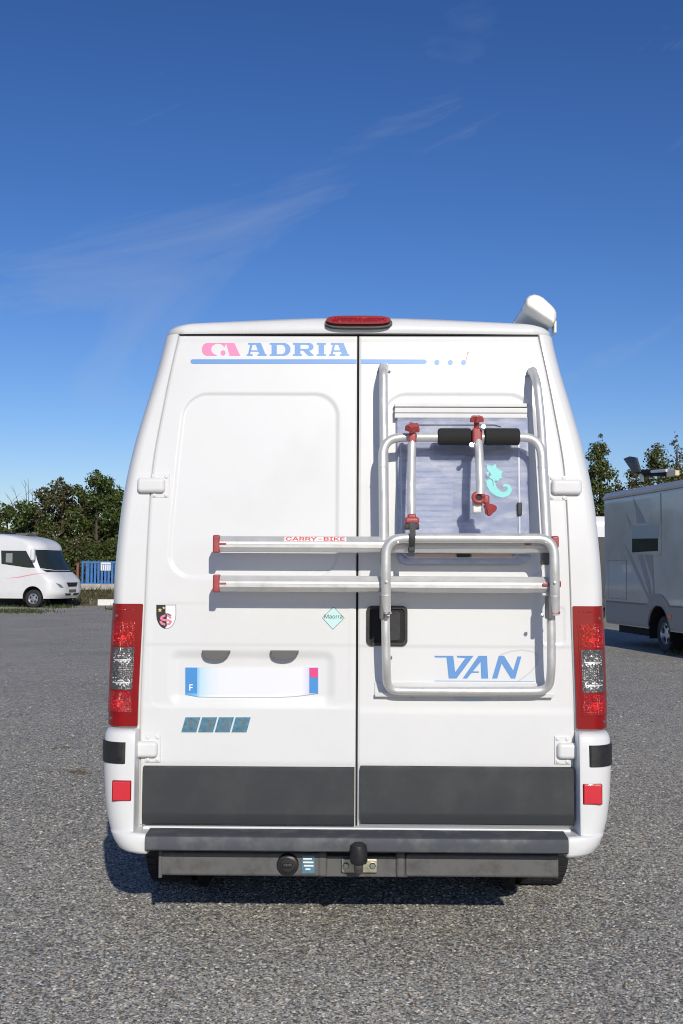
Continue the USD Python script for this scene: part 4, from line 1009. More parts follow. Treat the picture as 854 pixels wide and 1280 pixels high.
# top brackets and foot plate
for (u, v) in ((480, 459.5), (665, 465)):
    a, b = P(u - 5.5, v + 5, YB), P(u + 5.5, v - 4, YB); y_ = float(YB(b[2]))
    bk = part(rack, 'top_bracket', box(a[0], b[0], y_ - 0.035, y_ - 0.0005, a[2], b[2], 0.005), 'aluminium', 40)
    for du in (-7.0, 7.0):
        c = P(u + du, v + 5, YB)
        part(bk, 'bolt', lathe([(0, 0), (0.005, 0), (0.005, 0.010), (0, 0.012)], [c[0], y_ - 0.001, c[2]], n=8), 'steel_bolt', False)
a, b = P(468.8, 868.5, -0.012), P(691.5, 854.5, -0.012)
fp = part(rack, 'foot_plate', [box(a[0], b[0], -0.0035, 0.006, a[2], b[2], 0.001), box(a[0], b[0], -0.024, 0.004, a[2] - 0.004, a[2] + 0.0, 0)], 'white_plastic', 30)
part(fp, 'foot_lip', box(a[0], b[0], -0.026, -0.022, a[2] - 0.006, a[2] + 0.010, 0.001), 'aluminium', 40)
for u in (516.5, 638.5):
    c = P(u, 871.5, -0.02)
    part(fp, 'bolt', lathe([(0, c[2] - 0.006), (0.005, c[2] - 0.004), (0.005, c[2] + 0.008), (0, c[2] + 0.008)], [c[0], -0.014, 0], axis='z', n=8), 'steel_bolt', False)
for u, v in ((686.5, 855.5), (488, 822)):
    c = P(u, v, -0.006)
    part(fp, 'rubber_stop', lathe([(0, 0), (0.008, 0), (0.008, 0.01), (0, 0.013)], [c[0], 0.0, c[2]], n=12), 'lamp_grey', 40)

# ------------------------------------------------------------------ motorhome at left
L1, W1 = 6.9, 1.13
yf1 = pch((0.33, L1 - 0.12), (0.55, L1), (0.95, L1 - 0.02), (1.15, L1 - 0.18), (1.36, L1 - 0.42), (2.10, L1 - 0.80), (2.22, L1 - 0.82), (2.45, L1 - 1.02), (2.62, L1 - 1.55), (2.72, L1 - 2.3))
w1 = pch((0.33, 1.09), (0.6, W1), (1.4, W1), (2.1, 1.12), (2.45, 1.07), (2.62, 0.97), (2.70, 0.86), (2.72, 0.80))
yr1 = pch((0.33, 0.1), (0.6, 0.0), (2.3, 0.0), (2.62, 0.06), (2.72, 0.15))
s1 = Shell(w1, yr1, yf1, (0.12, 0.12), (0.72, 0.52), None, na=14)
ang1 = -104.0
def place(ang, local, world):
    a = RAD(ang); c, s_ = math.cos(a), math.sin(a)
    return (world[0] - (c * local[0] - s_ * local[1]), world[1] - (s_ * local[0] + c * local[1]), 0.0)
wh = P(40.5, 748, 36.0)
loc1 = place(ang1, (W1, L1 - 1.00), (wh[0], 36.0))
mh1 = thing('motorhome', 'white integrated motorhome with big windscreen parked far left in front of the trees', 'motorhome', loc1, ang1)
zs1 = list(np.linspace(0.33, 2.72, 44))
b1 = man(s1.mesh(zs1))
for yw_ in (L1 - 1.00, 1.9):
    for s_ in (-1, 1):
        b1 = b1 - m3.Manifold.cylinder(0.5, 0.42, 0.42, 36, True).rotate((0, 90, 0)).translate((s_ * 1.02, yw_, 0.37))
part(mh1, 'body', tm(b1), 'mh_white', 30)
def seglen(s, z, y):
    h = s.half(z); d = np.concatenate([[0], np.cumsum(np.linalg.norm(np.diff(h, axis=0), axis=1))]); k = np.argmax(h[:, 0] > 0.98 * h[:, 0].max())
    return d, h
def s_at_y(s, z, y):
    """arc length of the side point at y"""
    d, h = seglen(s, z, y); return float(np.interp(y, h[:, 1], d))
def side_patch(s, pts, side=1, off=0.008, thick=0.012, maxe=0.08):
    """outline in (y, z) on the flank, carried on round the front corner for y beyond it as arc length"""
    ref = s_at_y(s, 1.4, 3.0) - 3.0
    return wrap(Polygon(pts).buffer(0), lambda a, z: s.at(a + ref, z, side), off, thick, maxe)
for sd_ in (1, -1):
    sw = part(mh1, 'side_window', side_patch(s1, [(L1 - 2.30, 1.60), (L1 - 1.2, 1.46), (L1 - 0.92, 1.46), (L1 - 1.30, 2.08), (L1 - 2.33, 2.09)], sd_), 'dark_glass', 30)
    part(sw, 'curtain', side_patch(s1, [(L1 - 2.12, 1.66), (L1 - 1.85, 1.64), (L1 - 1.85, 1.99), (L1 - 2.12, 1.99)], sd_, 0.011, 0.003), 'frosted', 30)
    part(mh1, 'stripe', side_patch(s1, [(L1 - 2.1, 1.06), (L1 - 1.55, 1.13), (L1 - 0.95, 1.24), (L1 - 0.3, 1.28), (L1 - 0.95, 1.215), (L1 - 1.55, 1.10)], sd_, 0.004, 0.004), 'rose_print', 30)
    part(mh1, 'rear_side_window', side_patch(s1, [(1.2, 1.5), (2.4, 1.5), (2.4, 2.05), (1.2, 2.05)], sd_), 'dark_glass', 30)
    part(mh1, 'sill', side_patch(s1, [(0.3, 0.42), (1.4, 0.42), (1.4, 0.48), (0.3, 0.48)], sd_, 0.006, 0.006), 'mh_white', 30)
# front: arc length measured from the middle of the nose
def front_patch(s, pts, off, thick, maxe=0.08):
    def fn(a, z):
        tot = np.array([np.linalg.norm(np.diff(s.half(q), axis=0), axis=1).sum() + s.half(q)[-1][0] for q in np.unique(np.round(z, 4))])
        zu = np.unique(np.round(z, 4)); t = np.interp(np.round(z, 4), zu, tot)
        Pp, Nn = np.zeros((len(a), 3)), np.zeros((len(a), 3))
        ext_ = []
        for k in range(len(a)):
            h = s.half(z[k]); h = np.vstack([h, [0, h[-1][1]]]); d = np.concatenate([[0], np.cumsum(np.linalg.norm(np.diff(h, axis=0), axis=1))])
            q = d[-1] - abs(a[k]); f = lambda e: np.array([np.interp(e, d, h[:, 0]), np.interp(e, d, h[:, 1])])
            p = f(q); h2 = s.half(z[k] + 0.01); h2 = np.vstack([h2, [0, h2[-1][1]]]); d2 = np.concatenate([[0], np.cumsum(np.linalg.norm(np.diff(h2, axis=0), axis=1))])
            q2 = d2[-1] - abs(a[k]); pu = np.array([np.interp(q2, d2, h2[:, 0]), np.interp(q2, d2, h2[:, 1])])
            tt = f(q + 0.01) - f(q - 0.01); T_ = np.array([tt[0], tt[1], 0]); U_ = np.array([pu[0] - p[0], pu[1] - p[1], 0.01])
            nn = np.cross(T_, U_); nn /= np.linalg.norm(nn) + 1e-12
            sgn = 1 if a[k] >= 0 else -1
            Pp[k] = (sgn * p[0], p[1], z[k]); Nn[k] = (sgn * nn[0], nn[1], nn[2])
        return Pp, Nn
    return wrap(Polygon(pts).buffer(0), fn, off, thick, maxe)
part(mh1, 'windscreen', front_patch(s1, [(-1.12, 1.44), (-0.6, 1.38), (0.6, 1.38), (1.12, 1.44), (1.02, 2.12), (-1.02, 2.12)], 0.006, 0.012, 0.12), 'dark_glass', 30)
part(mh1, 'scuttle', front_patch(s1, [(-1.0, 1.30), (1.0, 1.30), (1.1, 1.40), (0.6, 1.36), (-0.6, 1.36), (-1.1, 1.40)], 0.006, 0.012, 0.12), 'grey_trim', 30)
part(mh1, 'grille', front_patch(s1, [(-0.30, 0.76), (0.30, 0.76), (0.42, 0.92), (-0.42, 0.92)], 0.006, 0.01, 0.12), 'black_plastic', 30)
part(mh1, 'number_plate', front_patch(s1, [(-0.26, 0.55), (0.26, 0.55), (0.26, 0.66), (-0.26, 0.66)], 0.012, 0.012, 0.12), 'lamp_grey', 30)
for s_ in (-1, 1):
    part(mh1, 'air_intake', front_patch(s1, [(s_ * 0.10, 0.44), (s_ * 0.42, 0.44), (s_ * 0.55, 0.52), (s_ * 0.10, 0.52)], 0.006, 0.01, 0.12), 'black_plastic', 30)
    part(mh1, 'headlight', front_patch(s1, [(s_ * 0.62, 0.72), (s_ * 0.80, 0.74), (s_ * 0.98, 0.92), (s_ * 0.74, 0.84)], 0.008, 0.01, 0.12), 'rim_metal', 30)
for s_ in (1,):
    part(mh1, 'mirror', box(s_ * 1.26 - 0.08, s_ * 1.26 + 0.08, L1 - 1.02, L1 - 0.86, 1.72, 2.16, 0.06), 'mh_white', 40)
    part(mh1, 'mirror_arm', cyl((s_ * 1.05, L1 - 0.95, 2.12), (s_ * 1.28, L1 - 0.94, 2.10), 0.03), 'mh_white', 40)
for yw_ in (L1 - 1.00, 1.9):
    for s_ in (-1, 1):
        wheel(mh1, (s_ * 0.99, yw_, 0.33), 0.33, 0.22, s_)
        liner(mh1, *sorted((s_ * 0.78, s_ * 1.10)), yw_, 0.37, 0.418)
part(mh1, 'underbody', box(-0.8, 0.8, 0.6, L1 - 1.7, 0.22, 0.36), 'under_black', False)
part(mh1, 'roof_hatch', box(-0.45, 0.25, L1 - 3.2, L1 - 2.4, 2.70, 2.79, 0.03), 'under_black', 40)
part(mh1, 'roof_dome', box(-0.3, 0.4, L1 - 2.2, L1 - 1.7, 2.66, 2.76, 0.04), 'lamp_grey', 40)
part(mh1, 'aerial', cyl((0.95, L1 - 1.6, 2.2), (1.02, L1 - 1.52, 2.48), 0.012, 6), 'under_black', 40)

# ------------------------------------------------------------------ motorhome at right, in shade
L2, W2 = 7.2, 1.15
yr2 = pch((0.40, 0.05), (0.6, 0.0), (2.85, 0.0), (3.0, 0.03), (3.08, 0.12))
w2 = pch((0.40, 1.13), (0.5, W2), (2.88, W2), (2.98, 1.13), (3.05, 1.07), (3.08, 1.0))
yf2 = pch((0.40, L2), (1.2, L2), (1.5, L2 - 0.3), (2.2, L2 - 0.8), (2.8, L2 - 1.2), (3.08, L2 - 2.0))
s2 = Shell(w2, yr2, yf2, (0.16, 0.16), (0.6, 0.5), None)
ang2 = 188.5
far = P(751.5, 700, 18.6)
loc2 = place(ang2, (W2, 0.0), (far[0] + 0.03, 18.6))
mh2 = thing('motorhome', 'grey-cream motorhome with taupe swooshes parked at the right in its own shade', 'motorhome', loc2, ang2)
b2 = man(s2.mesh(list(np.linspace(0.40, 3.08, 50))))
yw2 = 2.75
for yw_ in (yw2, 6.1):
    for s_ in (-1, 1):
        b2 = b2 - m3.Manifold.cylinder(0.62, 0.47, 0.47, 40, True).rotate((0, 90, 0)).translate((s_ * 1.0, yw_, 0.38))
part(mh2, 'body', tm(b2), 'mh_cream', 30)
sk = Polygon([(0.06, 0.42), (6.6, 0.42), (6.6, 0.83), (0.06, 0.83)]).difference(Point(yw2, 0.38).buffer(0.485, 20)).difference(Point(6.1, 0.38).buffer(0.485, 20))
archp = Point(yw2, 0.40).buffer(0.66, 24).difference(Point(yw2, 0.38).buffer(0.475, 24)).intersection(sbox(0, 0.42, 7, 3))
S2 = lambda poly, off=0.006, thick=0.010, sd_=1, maxe=0.2: wrap(poly, lambda a, z: s2.at(a + (s_at_y(s2, 1.4, 3.0) - 3.0), z, sd_), off, thick, maxe)
for sd_ in (1, -1):
    for gp in polys(sk):
        part(mh2, 'side_skirt', S2(gp, 0.008, 0.012, sd_), 'mh_skirt', 30)
    for gp in polys(archp.difference(sk.buffer(0.001))):
        part(mh2, 'wheel_arch', S2(gp, 0.014, 0.02, sd_), 'mh_skirt', 30)
def sw_px(pts):
    """outline in pixels on the flank -> (distance along the flank, height)"""
    a = RAD(ang2); axx = np.array([-math.sin(a), math.cos(a)]); nx_ = np.array([math.cos(a), math.sin(a)])
    o = np.array(loc2[:2]) + nx_ * W2; out = []
    for u, v in pts:
        d = _F + _R * (u - PW / 2) / FPX + _U * (PH / 2 - v) / FPX
        t = ((o - CAM[:2]) @ nx_) / (d[:2] @ nx_); p = CAM + d * t
        out.append(((p[:2] - o) @ axx, p[2]))
    return Polygon(out).buffer(0)
q = lambda pts: sw_px([(740 + a / 6.096, 620 + b / 6.096) for a, b in pts])
part(mh2, 'swoosh', S2(q([(312, 8), (345, 70), (385, 140), (415, 210), (345, 210), (335, 120)]), 0.003, 0.004), 'mh_taupe', 30)
part(mh2, 'swoosh', S2(q([(262, 130), (285, 175), (298, 205), (296, 262), (285, 225)]), 0.003, 0.004), 'mh_taupe', 30)
part(mh2, 'swoosh', S2(q([(352, 448), (385, 448), (440, 640), (462, 770), (448, 790), (420, 690)]), 0.003, 0.004), 'mh_taupe', 30)
part(mh2, 'swoosh', S2(q([(400, 448), (465, 448), (478, 700), (484, 810), (470, 810), (462, 640), (440, 560)]), 0.003, 0.004), 'mh_taupe', 30)
part(mh2, 'swoosh', S2(q([(250, 370), (300, 455), (370, 610), (445, 790), (452, 812), (440, 808), (360, 640), (290, 480)]), 0.003, 0.004), 'mh_taupe', 30)
fw = q([(300, 215), (530, 200), (532, 440), (515, 452), (300, 442)])
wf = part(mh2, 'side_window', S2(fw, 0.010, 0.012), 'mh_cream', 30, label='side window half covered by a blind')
part(wf, 'blind', S2(q([(310, 225), (510, 222), (510, 322), (310, 325)]), 0.014, 0.004), 'frosted', 30)
part(wf, 'pane', S2(q([(312, 326), (508, 322), (508, 418), (312, 430)]), 0.014, 0.004), 'dark_glass', 30)
dl = q([(200, -60), (524, -150), (530, 435), (518, 452), (300, 448), (200, 440)])
ring = fw.buffer(0.06).difference(fw.buffer(0.04))
part(mh2, 'panel_joint', S2(q([(521, -90), (526, -92), (532, 200), (527, 200)]), 0.003, 0.004), 'lamp_grey', 30)
lk = Polygon([(0.35, 0.95), (1.25, 0.95), (1.25, 1.65), (0.35, 1.65)])
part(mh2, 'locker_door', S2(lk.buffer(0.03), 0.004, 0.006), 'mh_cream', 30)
part(mh2, 'locker_joint', S2(lk.buffer(0.036).difference(lk.buffer(0.028)), 0.0055, 0.004), 'lamp_grey', 30)
part(mh2, 'waist_trim', S2(sbox(0.03, 0.835, 6.0, 0.865), 0.010, 0.012), 'lamp_grey', 30)
part(mh2, 'side_marker', S2(q([(584, 905), (612, 905), (610, 935), (582, 930)]), 0.016, 0.012), 'orange_lens', 30)
part(mh2, 'edge_trim', S2(Polygon([(-0.06, 0.5), (0.02, 0.5), (0.02, 2.95), (-0.06, 2.9)]), 0.006, 0.01), 'lamp_grey', 30)
for yw_ in (yw2, 6.1):
    for s_ in (-1, 1):
        wheel(mh2, (s_ * 0.93, yw_, 0.335), 0.335, 0.22, s_)
        liner(mh2, *sorted((s_ * 0.71, s_ * 1.135)), yw_, 0.38, 0.468)
part(mh2, 'underbody', box(-0.85, 0.85, 0.12, 6.4, 0.22, 0.42), 'under_black', False)
for s_ in (-1, 1):
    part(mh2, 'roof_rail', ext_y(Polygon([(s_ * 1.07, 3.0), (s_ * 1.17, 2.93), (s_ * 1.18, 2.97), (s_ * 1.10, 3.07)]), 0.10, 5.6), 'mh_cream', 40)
# roof gear: tilted dark panel, its arm, a beige box
ra_ = RAD(ang2); axx = np.array([-math.sin(ra_), math.cos(ra_)]); nxx = np.array([math.cos(ra_), math.sin(ra_)])
def l2(u, v, xl):
    """local point on the plane x = xl of the right motorhome at pixel (u, v)"""
    o = np.array(loc2[:2]) + nxx * xl; d = _F + _R * (u - PW / 2) / FPX + _U * (PH / 2 - v) / FPX
    t = ((o - CAM[:2]) @ nxx) / (d[:2] @ nxx); p = CAM + d * t
    return np.array([xl, (p[:2] - o) @ axx, p[2]])
dish = part(mh2, 'satellite_dish', hull([p + np.array([dx, 0, 0]) for p in (l2(780.5, 573.5, 0.5), l2(788, 570.5, 0.5), l2(796, 572, 0.5), l2(800, 586, 0.5), l2(801.5, 590, 0.5), l2(792, 590.5, 0.5)) for dx in (-0.02, 0.02)] +
            [l2(790, 578, 0.56), l2(793, 580, 0.56)]), 'dish_grey', 20)
part(dish, 'dish_arm', [cyl(l2(799, 590, 0.45), l2(836, 589, 0.45), 0.05, 12), cyl(l2(806, 594, 0.45), l2(832, 593, 0.45), 0.035, 12)], 'under_black', 40)
part(dish, 'feed_arm', cyl(l2(815, 589.5, 0.55), l2(834, 588, 0.55), 0.03, 12), 'mh_white', 40)
pp = [l2(836, 586, 0.5), l2(847, 588, 0.5), l2(847, 594, 0.5), l2(836, 596, 0.5)]
part(dish, 'drive_box', hull([p + np.array([dx, 0, 0]) for p in pp for dx in (-0.04, 0.04)]), 'mh_beige', 30)
part(dish, 'mast', cyl(l2(802.5, 590, 0.45), l2(802.5, 602, 0.45), 0.04, 12), 'mh_white', 40)

# ------------------------------------------------------------------ camper far behind at right
w3 = pch((0.45, 1.05), (0.6, 1.1), (2.75, 1.1), (2.92, 1.08), (2.98, 0.98)); y3 = pch((0.45, 0.05), (0.6, 0.0), (2.8, 0.0), (2.98, 0.15)); f3 = pch((0.45, 5.9), (1.2, 6.0), (2.98, 5.6))
s3 = Shell(w3, y3, f3, (0.12, 0.12), (0.3, 0.3), None)
c3 = P(748, 660, 26.5)
mh3 = thing('motorhome', 'white motorhome mostly hidden between the camper van and the shaded motorhome', 'motorhome', (c3[0] - 0.55, 26.5, 0), 0)
part(mh3, 'body', s3.mesh(list(np.linspace(0.45, 2.98, 24))), 'mh_white', 30)
part(mh3, 'rear_window', box(-0.9, 0.9, -0.015, 0.02, 0.70, 2.40, 0.01), 'camper_shade', 40)  # dark sheet standing in for the shade on the lower rear
part(mh3, 'rear_bumper', box(-1.06, 1.06, -0.06, 0.1, 0.42, 0.72, 0.04), 'grey_trim', 40)
for s_ in (-1, 1):
    part(mh3, 'tail_light', box(s_ * 0.98 - 0.06, s_ * 0.98 + 0.06, -0.02, 0.03, 0.75, 1.08, 0.01), 'lens_red', 40)
    for yw_ in (1.6, 4.9):
        wheel(mh3, (s_ * 0.92, yw_, 0.33), 0.33, 0.2, s_, False)
part(mh3, 'roof_light', box(0.2, 0.5, -0.02, 0.05, 2.55, 2.60, 0.008), 'orange_lens', 40)

# ------------------------------------------------------------------ wall, gate, post, kerb block at left
YG = 45.6
def gx(u): return P(u, 720, YG)[0]
def gz(v): return P(103, v, YG)[2]
wall = thing('low_wall', 'low weathered concrete wall under the blue gate', 'wall', (0, 0, 0))
x = gx(96); k = 0
while x < gx(96) + 16:
    w_ = 1.05 + 0.3 * rng.random(); zt = gz(730) + 0.02 * rng.random()
    part(wall, 'coping', box(x, x + w_ - 0.02, YG - 0.55, YG + 0.15, gz(737.0), zt - 0.004, 0.02), 'concrete', 40)
    part(wall, 'wall_block', box(x, x + w_ - 0.02, YG - 0.40 + 0.05 * rng.random(), YG + 0.1, 0.1, gz(737.2), 0.02), 'concrete', 40)
    x += w_; k += 1
gate = thing('blue_gate', 'bright blue slatted metal gate beside the trees with a white notice', 'gate', (0, 0, 0))
gz0, gz1 = gz(731), gz(701.5); g0 = gx(103.5); g1 = g0 + 3.4
for zz in (gz0, gz1 - 0.09):
    part(gate, 'frame_rail', box(g0, g1, YG - 0.25, YG - 0.19, zz, zz + 0.09, 0.008), 'gate_blue', 40)
for x in (g0, g0 + 1.7 - 0.04, g1 - 0.09):
    part(gate, 'frame_post', box(x, x + 0.09, YG - 0.255, YG - 0.185, gz0 - 0.02, gz1 + 0.02, 0.008), 'gate_blue', 40)
x = g0 + 0.19; k = 0
while x < g1 - 0.15:
    w_ = 0.16 if k == 0 else 0.10
    part(gate, 'slat', box(x, x + w_, YG - 0.235, YG - 0.205, gz0 + 0.05, gz1 - 0.05), 'gate_blue', False)
    x += w_ + 0.055; k += 1
nx0, nx1 = gx(127.5), gx(139.8)
nt = part(gate, 'notice', box(nx0, nx1, YG - 0.268, YG - 0.262, gz(713), gz(703)), 'white_print', False)
for k in range(4):
    xx = nx0 + (0.14 + 0.22 * k) * (nx1 - nx0)
    part(nt, 'notice_mark', box(xx, xx + 0.03, YG - 0.271, YG - 0.267, gz(712.4), gz(706)), 'gate_blue', False)
part(nt, 'notice_head', box(nx0 + 0.02, nx1 - 0.02, YG - 0.271, YG - 0.267, gz(705.6), gz(704.8)), 'gate_blue', False)
xp = gx(99.3)
post = thing('marker_post', 'thin rust-red post between the far left motorhome and the blue gate', 'post', (xp, YG - 0.3, 0))
part(post, 'shaft', box(-0.05, 0.05, -0.05, 0.05, 0.2, gz(704), 0.01), 'rust', 40)
part(post, 'cap', box(-0.06, 0.06, -0.06, 0.06, gz(704), gz(703.4), 0.008), 'rust', 40)
kb = P(123, 757, 38.3); kx0 = kb[0]
blk = thing('kerb_block', 'white painted block lying on the gravel in front of the blue gate', 'block', (kx0, 38.3, 0))
part(blk, 'block', box(0, 0.95, -0.14, 0.14, 0.0, 0.255, 0.02), 'kerb_white', 40)
part(blk, 'end_disc', lathe([(0, 0), (0.085, 0), (0.085, 0.03), (0.06, 0.045), (0, 0.045)], [0.57, -0.14, 0.10]), 'kerb_white', 40)

# ------------------------------------------------------------------ trees
def quads(c, size, n_rng, elong=1.3, up=None, out=None):
    """leaf-sized bent quads at the points c"""
    n = len(c); d = n_rng.normal(size=(n, 3)); d /= np.linalg.norm(d, axis=1, keepdims=True)
    if up is not None:
        d = d * (1 - up) + np.array([0, 0, 1.0]) * up; d /= np.linalg.norm(d, axis=1, keepdims=True)
    if out is not None:
        w_ = out / (np.linalg.norm(out, axis=1, keepdims=True) + 1e-9) + 0.55 * n_rng.normal(size=(n, 3)) + [0, 0, 0.25]
        d = np.cross(w_, d); d /= np.linalg.norm(d, axis=1, keepdims=True) + 1e-9
        e = np.cross(w_, d)
    else:
        e = np.cross(d, n_rng.normal(size=(n, 3)))
    e /= np.linalg.norm(e, axis=1, keepdims=True)
    nn = np.cross(d, e); s_ = (size * (0.6 + 0.8 * n_rng.random(n)))[:, None]
    v = np.stack([c - d * s_ * elong / 2, c + e * s_ / 2 + nn * s_ * 0.12, c + d * s_ * elong / 2, c - e * s_ / 2 + nn * s_ * 0.12], 1).reshape(-1, 3)
    b = np.arange(n)[:, None] * 4
    return trimesh.Trimesh(v, np.vstack([b + [0, 1, 2], b + [0, 2, 3]]), process=False)
def tree(name, label, cat, x, y, h, rad, mat, seed, base=0.15, shape='round', n=7000, leaf=0.17, zb=BANKH, gaps=0.42, lean=0.0, group=None):
    r_ = np.random.default_rng(seed)
    t = thing(name, label, cat, (x, y, zb), 0, group)
    tr = [tube([(0, 0, -0.1), (0.05 * h * lean, 0.02, h * 0.35), (0.12 * h * lean, 0.05, h * 0.68), (0.16 * h * lean, 0, h * 0.93)], [0.024 * h, 0.018 * h, 0.010 * h, 0.003 * h], n=9)]
    clumps = []
    nb = 26 if shape != 'sparse' else 20
    for k in range(nb):
        f = base + (0.97 - base) * (k + 0.5 * r_.random()) / nb
        a = k * 2.4 + r_.random(); 
        env = {'round': math.sin(math.pi * min(1, 0.18 + 0.80 * f)) ** 0.6, 'cone': max(0.10, (1.02 - f)) ** 0.75, 'sparse': max(0.2, 1.0 - 0.75 * f)}[shape]
        ro = rad * env * (0.55 + 0.5 * r_.random())
        p0 = np.array([0.16 * h * lean * f, 0, max(0.05, f - 0.12) * h]); p1 = p0 + np.array([ro * math.cos(a), ro * math.sin(a), (0.10 + 0.07 * r_.random()) * h])
        p1[2] = min(p1[2], h * 0.985)
        tr.append(cone(p0, p1, 0.008 * h * (1.1 - f), 0.0018 * h, 6))
        clumps.append((p1, rad * (0.30 + 0.2 * r_.random()) * (1.15 - 0.55 * f)))
        clumps.append(((p0 + p1) / 2 + r_.normal(size=3) * 0.1 * rad, rad * 0.30 * (1.15 - 0.5 * f)))
    for k in range(5):      # the leader
        clumps.append((np.array([0.16 * h * lean + r_.normal() * 0.06 * rad, r_.normal() * 0.06 * rad, h * (0.88 + 0.034 * k)]), rad * (0.20 - 0.026 * k)))
    part(t, 'trunk', trimesh.util.concatenate(tr), 'bark', 40)
    pts, outs = [], []
    vol = np.array([c[1] ** 2 for c in clumps]); cnt = np.maximum(8, (n * vol / vol.sum()).astype(int))
    for (c, rr), m in zip(clumps, cnt):
        u = r_.normal(size=(m, 3)); u /= np.linalg.norm(u, axis=1, keepdims=True)
        q_ = c + u * (rr * r_.random((m, 1)) ** 0.55) * [1, 1, 0.9]
        pts.append(q_); outs.append(u)
    pts = np.vstack(pts); outs = np.vstack(outs); k_ = pts[:, 2] > 0.05; pts, outs = pts[k_], outs[k_]
    nz = meshkit.fbm(pts * (1.5 / max(rad * 0.35, 0.4)) + seed, 3)
    pts, outs = pts[nz > gaps], outs[nz > gaps]
    part(t, 'crown', quads(pts, leaf, r_, out=outs), mat, False)
    return t

def tx_(u, y): return P(u, 700, y)[0]
def th(v, y): return P(447, v, y)[2] - BANKH
TR = [  # u, top v, y, radius, mat, shape, label, seed
    (-30, 640, 50, 2.0, 'leaf_olive', 'round', 'olive-green bushy tree at the left picture edge above the far motorhome roof'),
    (8, 634, 51, 1.7, 'leaf_olive', 'round', 'low olive tree with flat top just right of the left picture edge'),
    (33, 630, 49.5, 1.5, 'leaf_green', 'round', 'low dark green tree rising over the middle of the far left motorhome'),
    (55, 618, 53, 1.6, 'leaf_rust', 'round', 'brownish sparse tree left of the tall rusty one'),
    (77, 602, 50, 1.55, 'leaf_rust', 'round', 'tall rusty-brown tree with pointed top above the windscreen of the far left motorhome'),
    (103, 612, 52, 1.4, 'leaf_olive', 'round', 'olive tree filling the gap between the rusty tree and the tallest green tree'),
    (120, 591, 49.5, 1.5, 'leaf_green', 'round', 'tallest green tree with a thin spire just left of the camper van'),
    (138, 603, 51, 1.5, 'leaf_green', 'round', 'dense green tree partly behind the left edge of the camper van'),
    (165, 612, 52, 1.9, 'leaf_olive', 'round', 'olive tree hidden behind the left rear corner of the camper van'),
]
for k, (u, v, y, r_, m_, sh_, lab) in enumerate(TR):
    tree('tree', lab, 'tree', tx_(u, y), y, th(v, y), r_, m_, 100 + k, base=0.05, shape='round', n=13500, leaf=0.095, gaps=0.37)
for k, (u, v, y, r_, lab) in enumerate(((18, 690, 47.2, 1.7, 'broad olive shrub behind the cab of the far left motorhome'), (66, 685, 47.4, 1.5, 'dark shrub behind the windscreen of the far left motorhome'),
        (92, 684, 47.6, 1.3, 'brown-green shrub right of the far left motorhome above the rust-red post'), (112, 690, 47.9, 1.4, 'green shrub behind the left half of the blue gate'), (138, 688, 47.9, 1.5, 'green shrub behind the white notice of the blue gate'), (-25, 692, 47.2, 1.8, 'olive shrub at the left picture edge behind the far motorhome'))):
    tree('shrub', lab, 'shrub', tx_(u, y), y, th(v, y) + 0.3, r_, ('leaf_olive', 'leaf_green', 'leaf_rust', 'leaf_green', 'leaf_olive', 'leaf_olive')[k], 150 + k, base=0.03, n=8500, leaf=0.092, gaps=0.34)
# behind the van, out of sight from here
for k, (u, v, y) in enumerate(((230, 606, 53), (300, 600, 55), (370, 615, 54), (440, 600, 56), (520, 610, 55), (600, 604, 54), (670, 600, 56))):
    tree('tree', 'tree hidden behind the camper van', 'tree', tx_(u, y), y, th(v, y), 2.6, ('leaf_olive', 'leaf_green')[k % 2], 200 + k, base=0.06, n=3000, leaf=0.22, gaps=0.38, group='trees hidden behind the camper van')
# right
for k, (u, v, y, r_, m_, sh_, lab, n_) in enumerate((
    (752, 546, 50, 1.45, 'leaf_olive', 'cone', 'tall narrow conical tree between the camper van and the shaded motorhome', 6500),
    (738, 585, 52, 1.2, 'leaf_olive', 'round', 'lower olive tree at the foot of the conical tree beside the camper van', 4200),
    (797, 580, 54, 1.5, 'leaf_rust', 'round', 'brownish low tree behind the satellite dish of the shaded motorhome', 5600),
    (824, 562, 50, 1.9, 'leaf_autumn', 'round', 'yellow-green rounded tree above the beige box on the shaded motorhome', 8500),
    (848, 541, 56, 1.1, 'leaf_pale', 'sparse', 'thin pale grey bare-topped tree at the right picture edge', 1500),
    (868, 566, 51, 1.6, 'leaf_autumn', 'round', 'yellow-green tree at the very right picture edge', 4500),
    (905, 560, 52, 2.2, 'leaf_olive', 'round', 'olive tree just beyond the right picture edge', 3500))):
    tree('tree', lab, 'tree', tx_(u, y), y, th(v, y), r_, m_, 300 + k, base=0.06, shape=sh_, n=int(n_ * 2.4), leaf=0.092, gaps=0.38 if sh_ != 'sparse' else 0.5)
# bare twigs above the left trees
tw = thing('bare_tree', 'leafless grey twigs sticking up above the low trees at far left', 'tree', (tx_(38, 50.5), 50.5, BANKH))
br = []
root = np.array([0, 0, 0.0])
for (u, v) in ((8, 617), (16, 607), (31, 600), (35, 598), (41, 612), (52, 612)):
    p = P(u, v, 50.5) - np.array([tx_(38, 50.5), 50.5, BANKH]); mid = P(33 + (u - 33) * 0.5, 648, 50.5) - np.array([tx_(38, 50.5), 50.5, BANKH])
    br.append(tube([mid + [0, 0.1, 0], (mid * 0.45 + p * 0.55) + [0.06, 0, 0.08], p], [0.022, 0.014, 0.005], n=6))
    for k in range(3):
        s_ = mid * (0.6 - 0.2 * k) + p * (0.4 + 0.2 * k)
        br.append(cone(s_, s_ + np.array([0.25 * (1 if k % 2 else -1), 0.1, 0.35]), 0.009, 0.003, 5))
    br.append(tube([(0, 0, 1.2), mid + [0, 0.1, 0]], [0.03, 0.022], n=6))
part(tw, 'twigs', trimesh.util.concatenate(br), 'bark', 40)
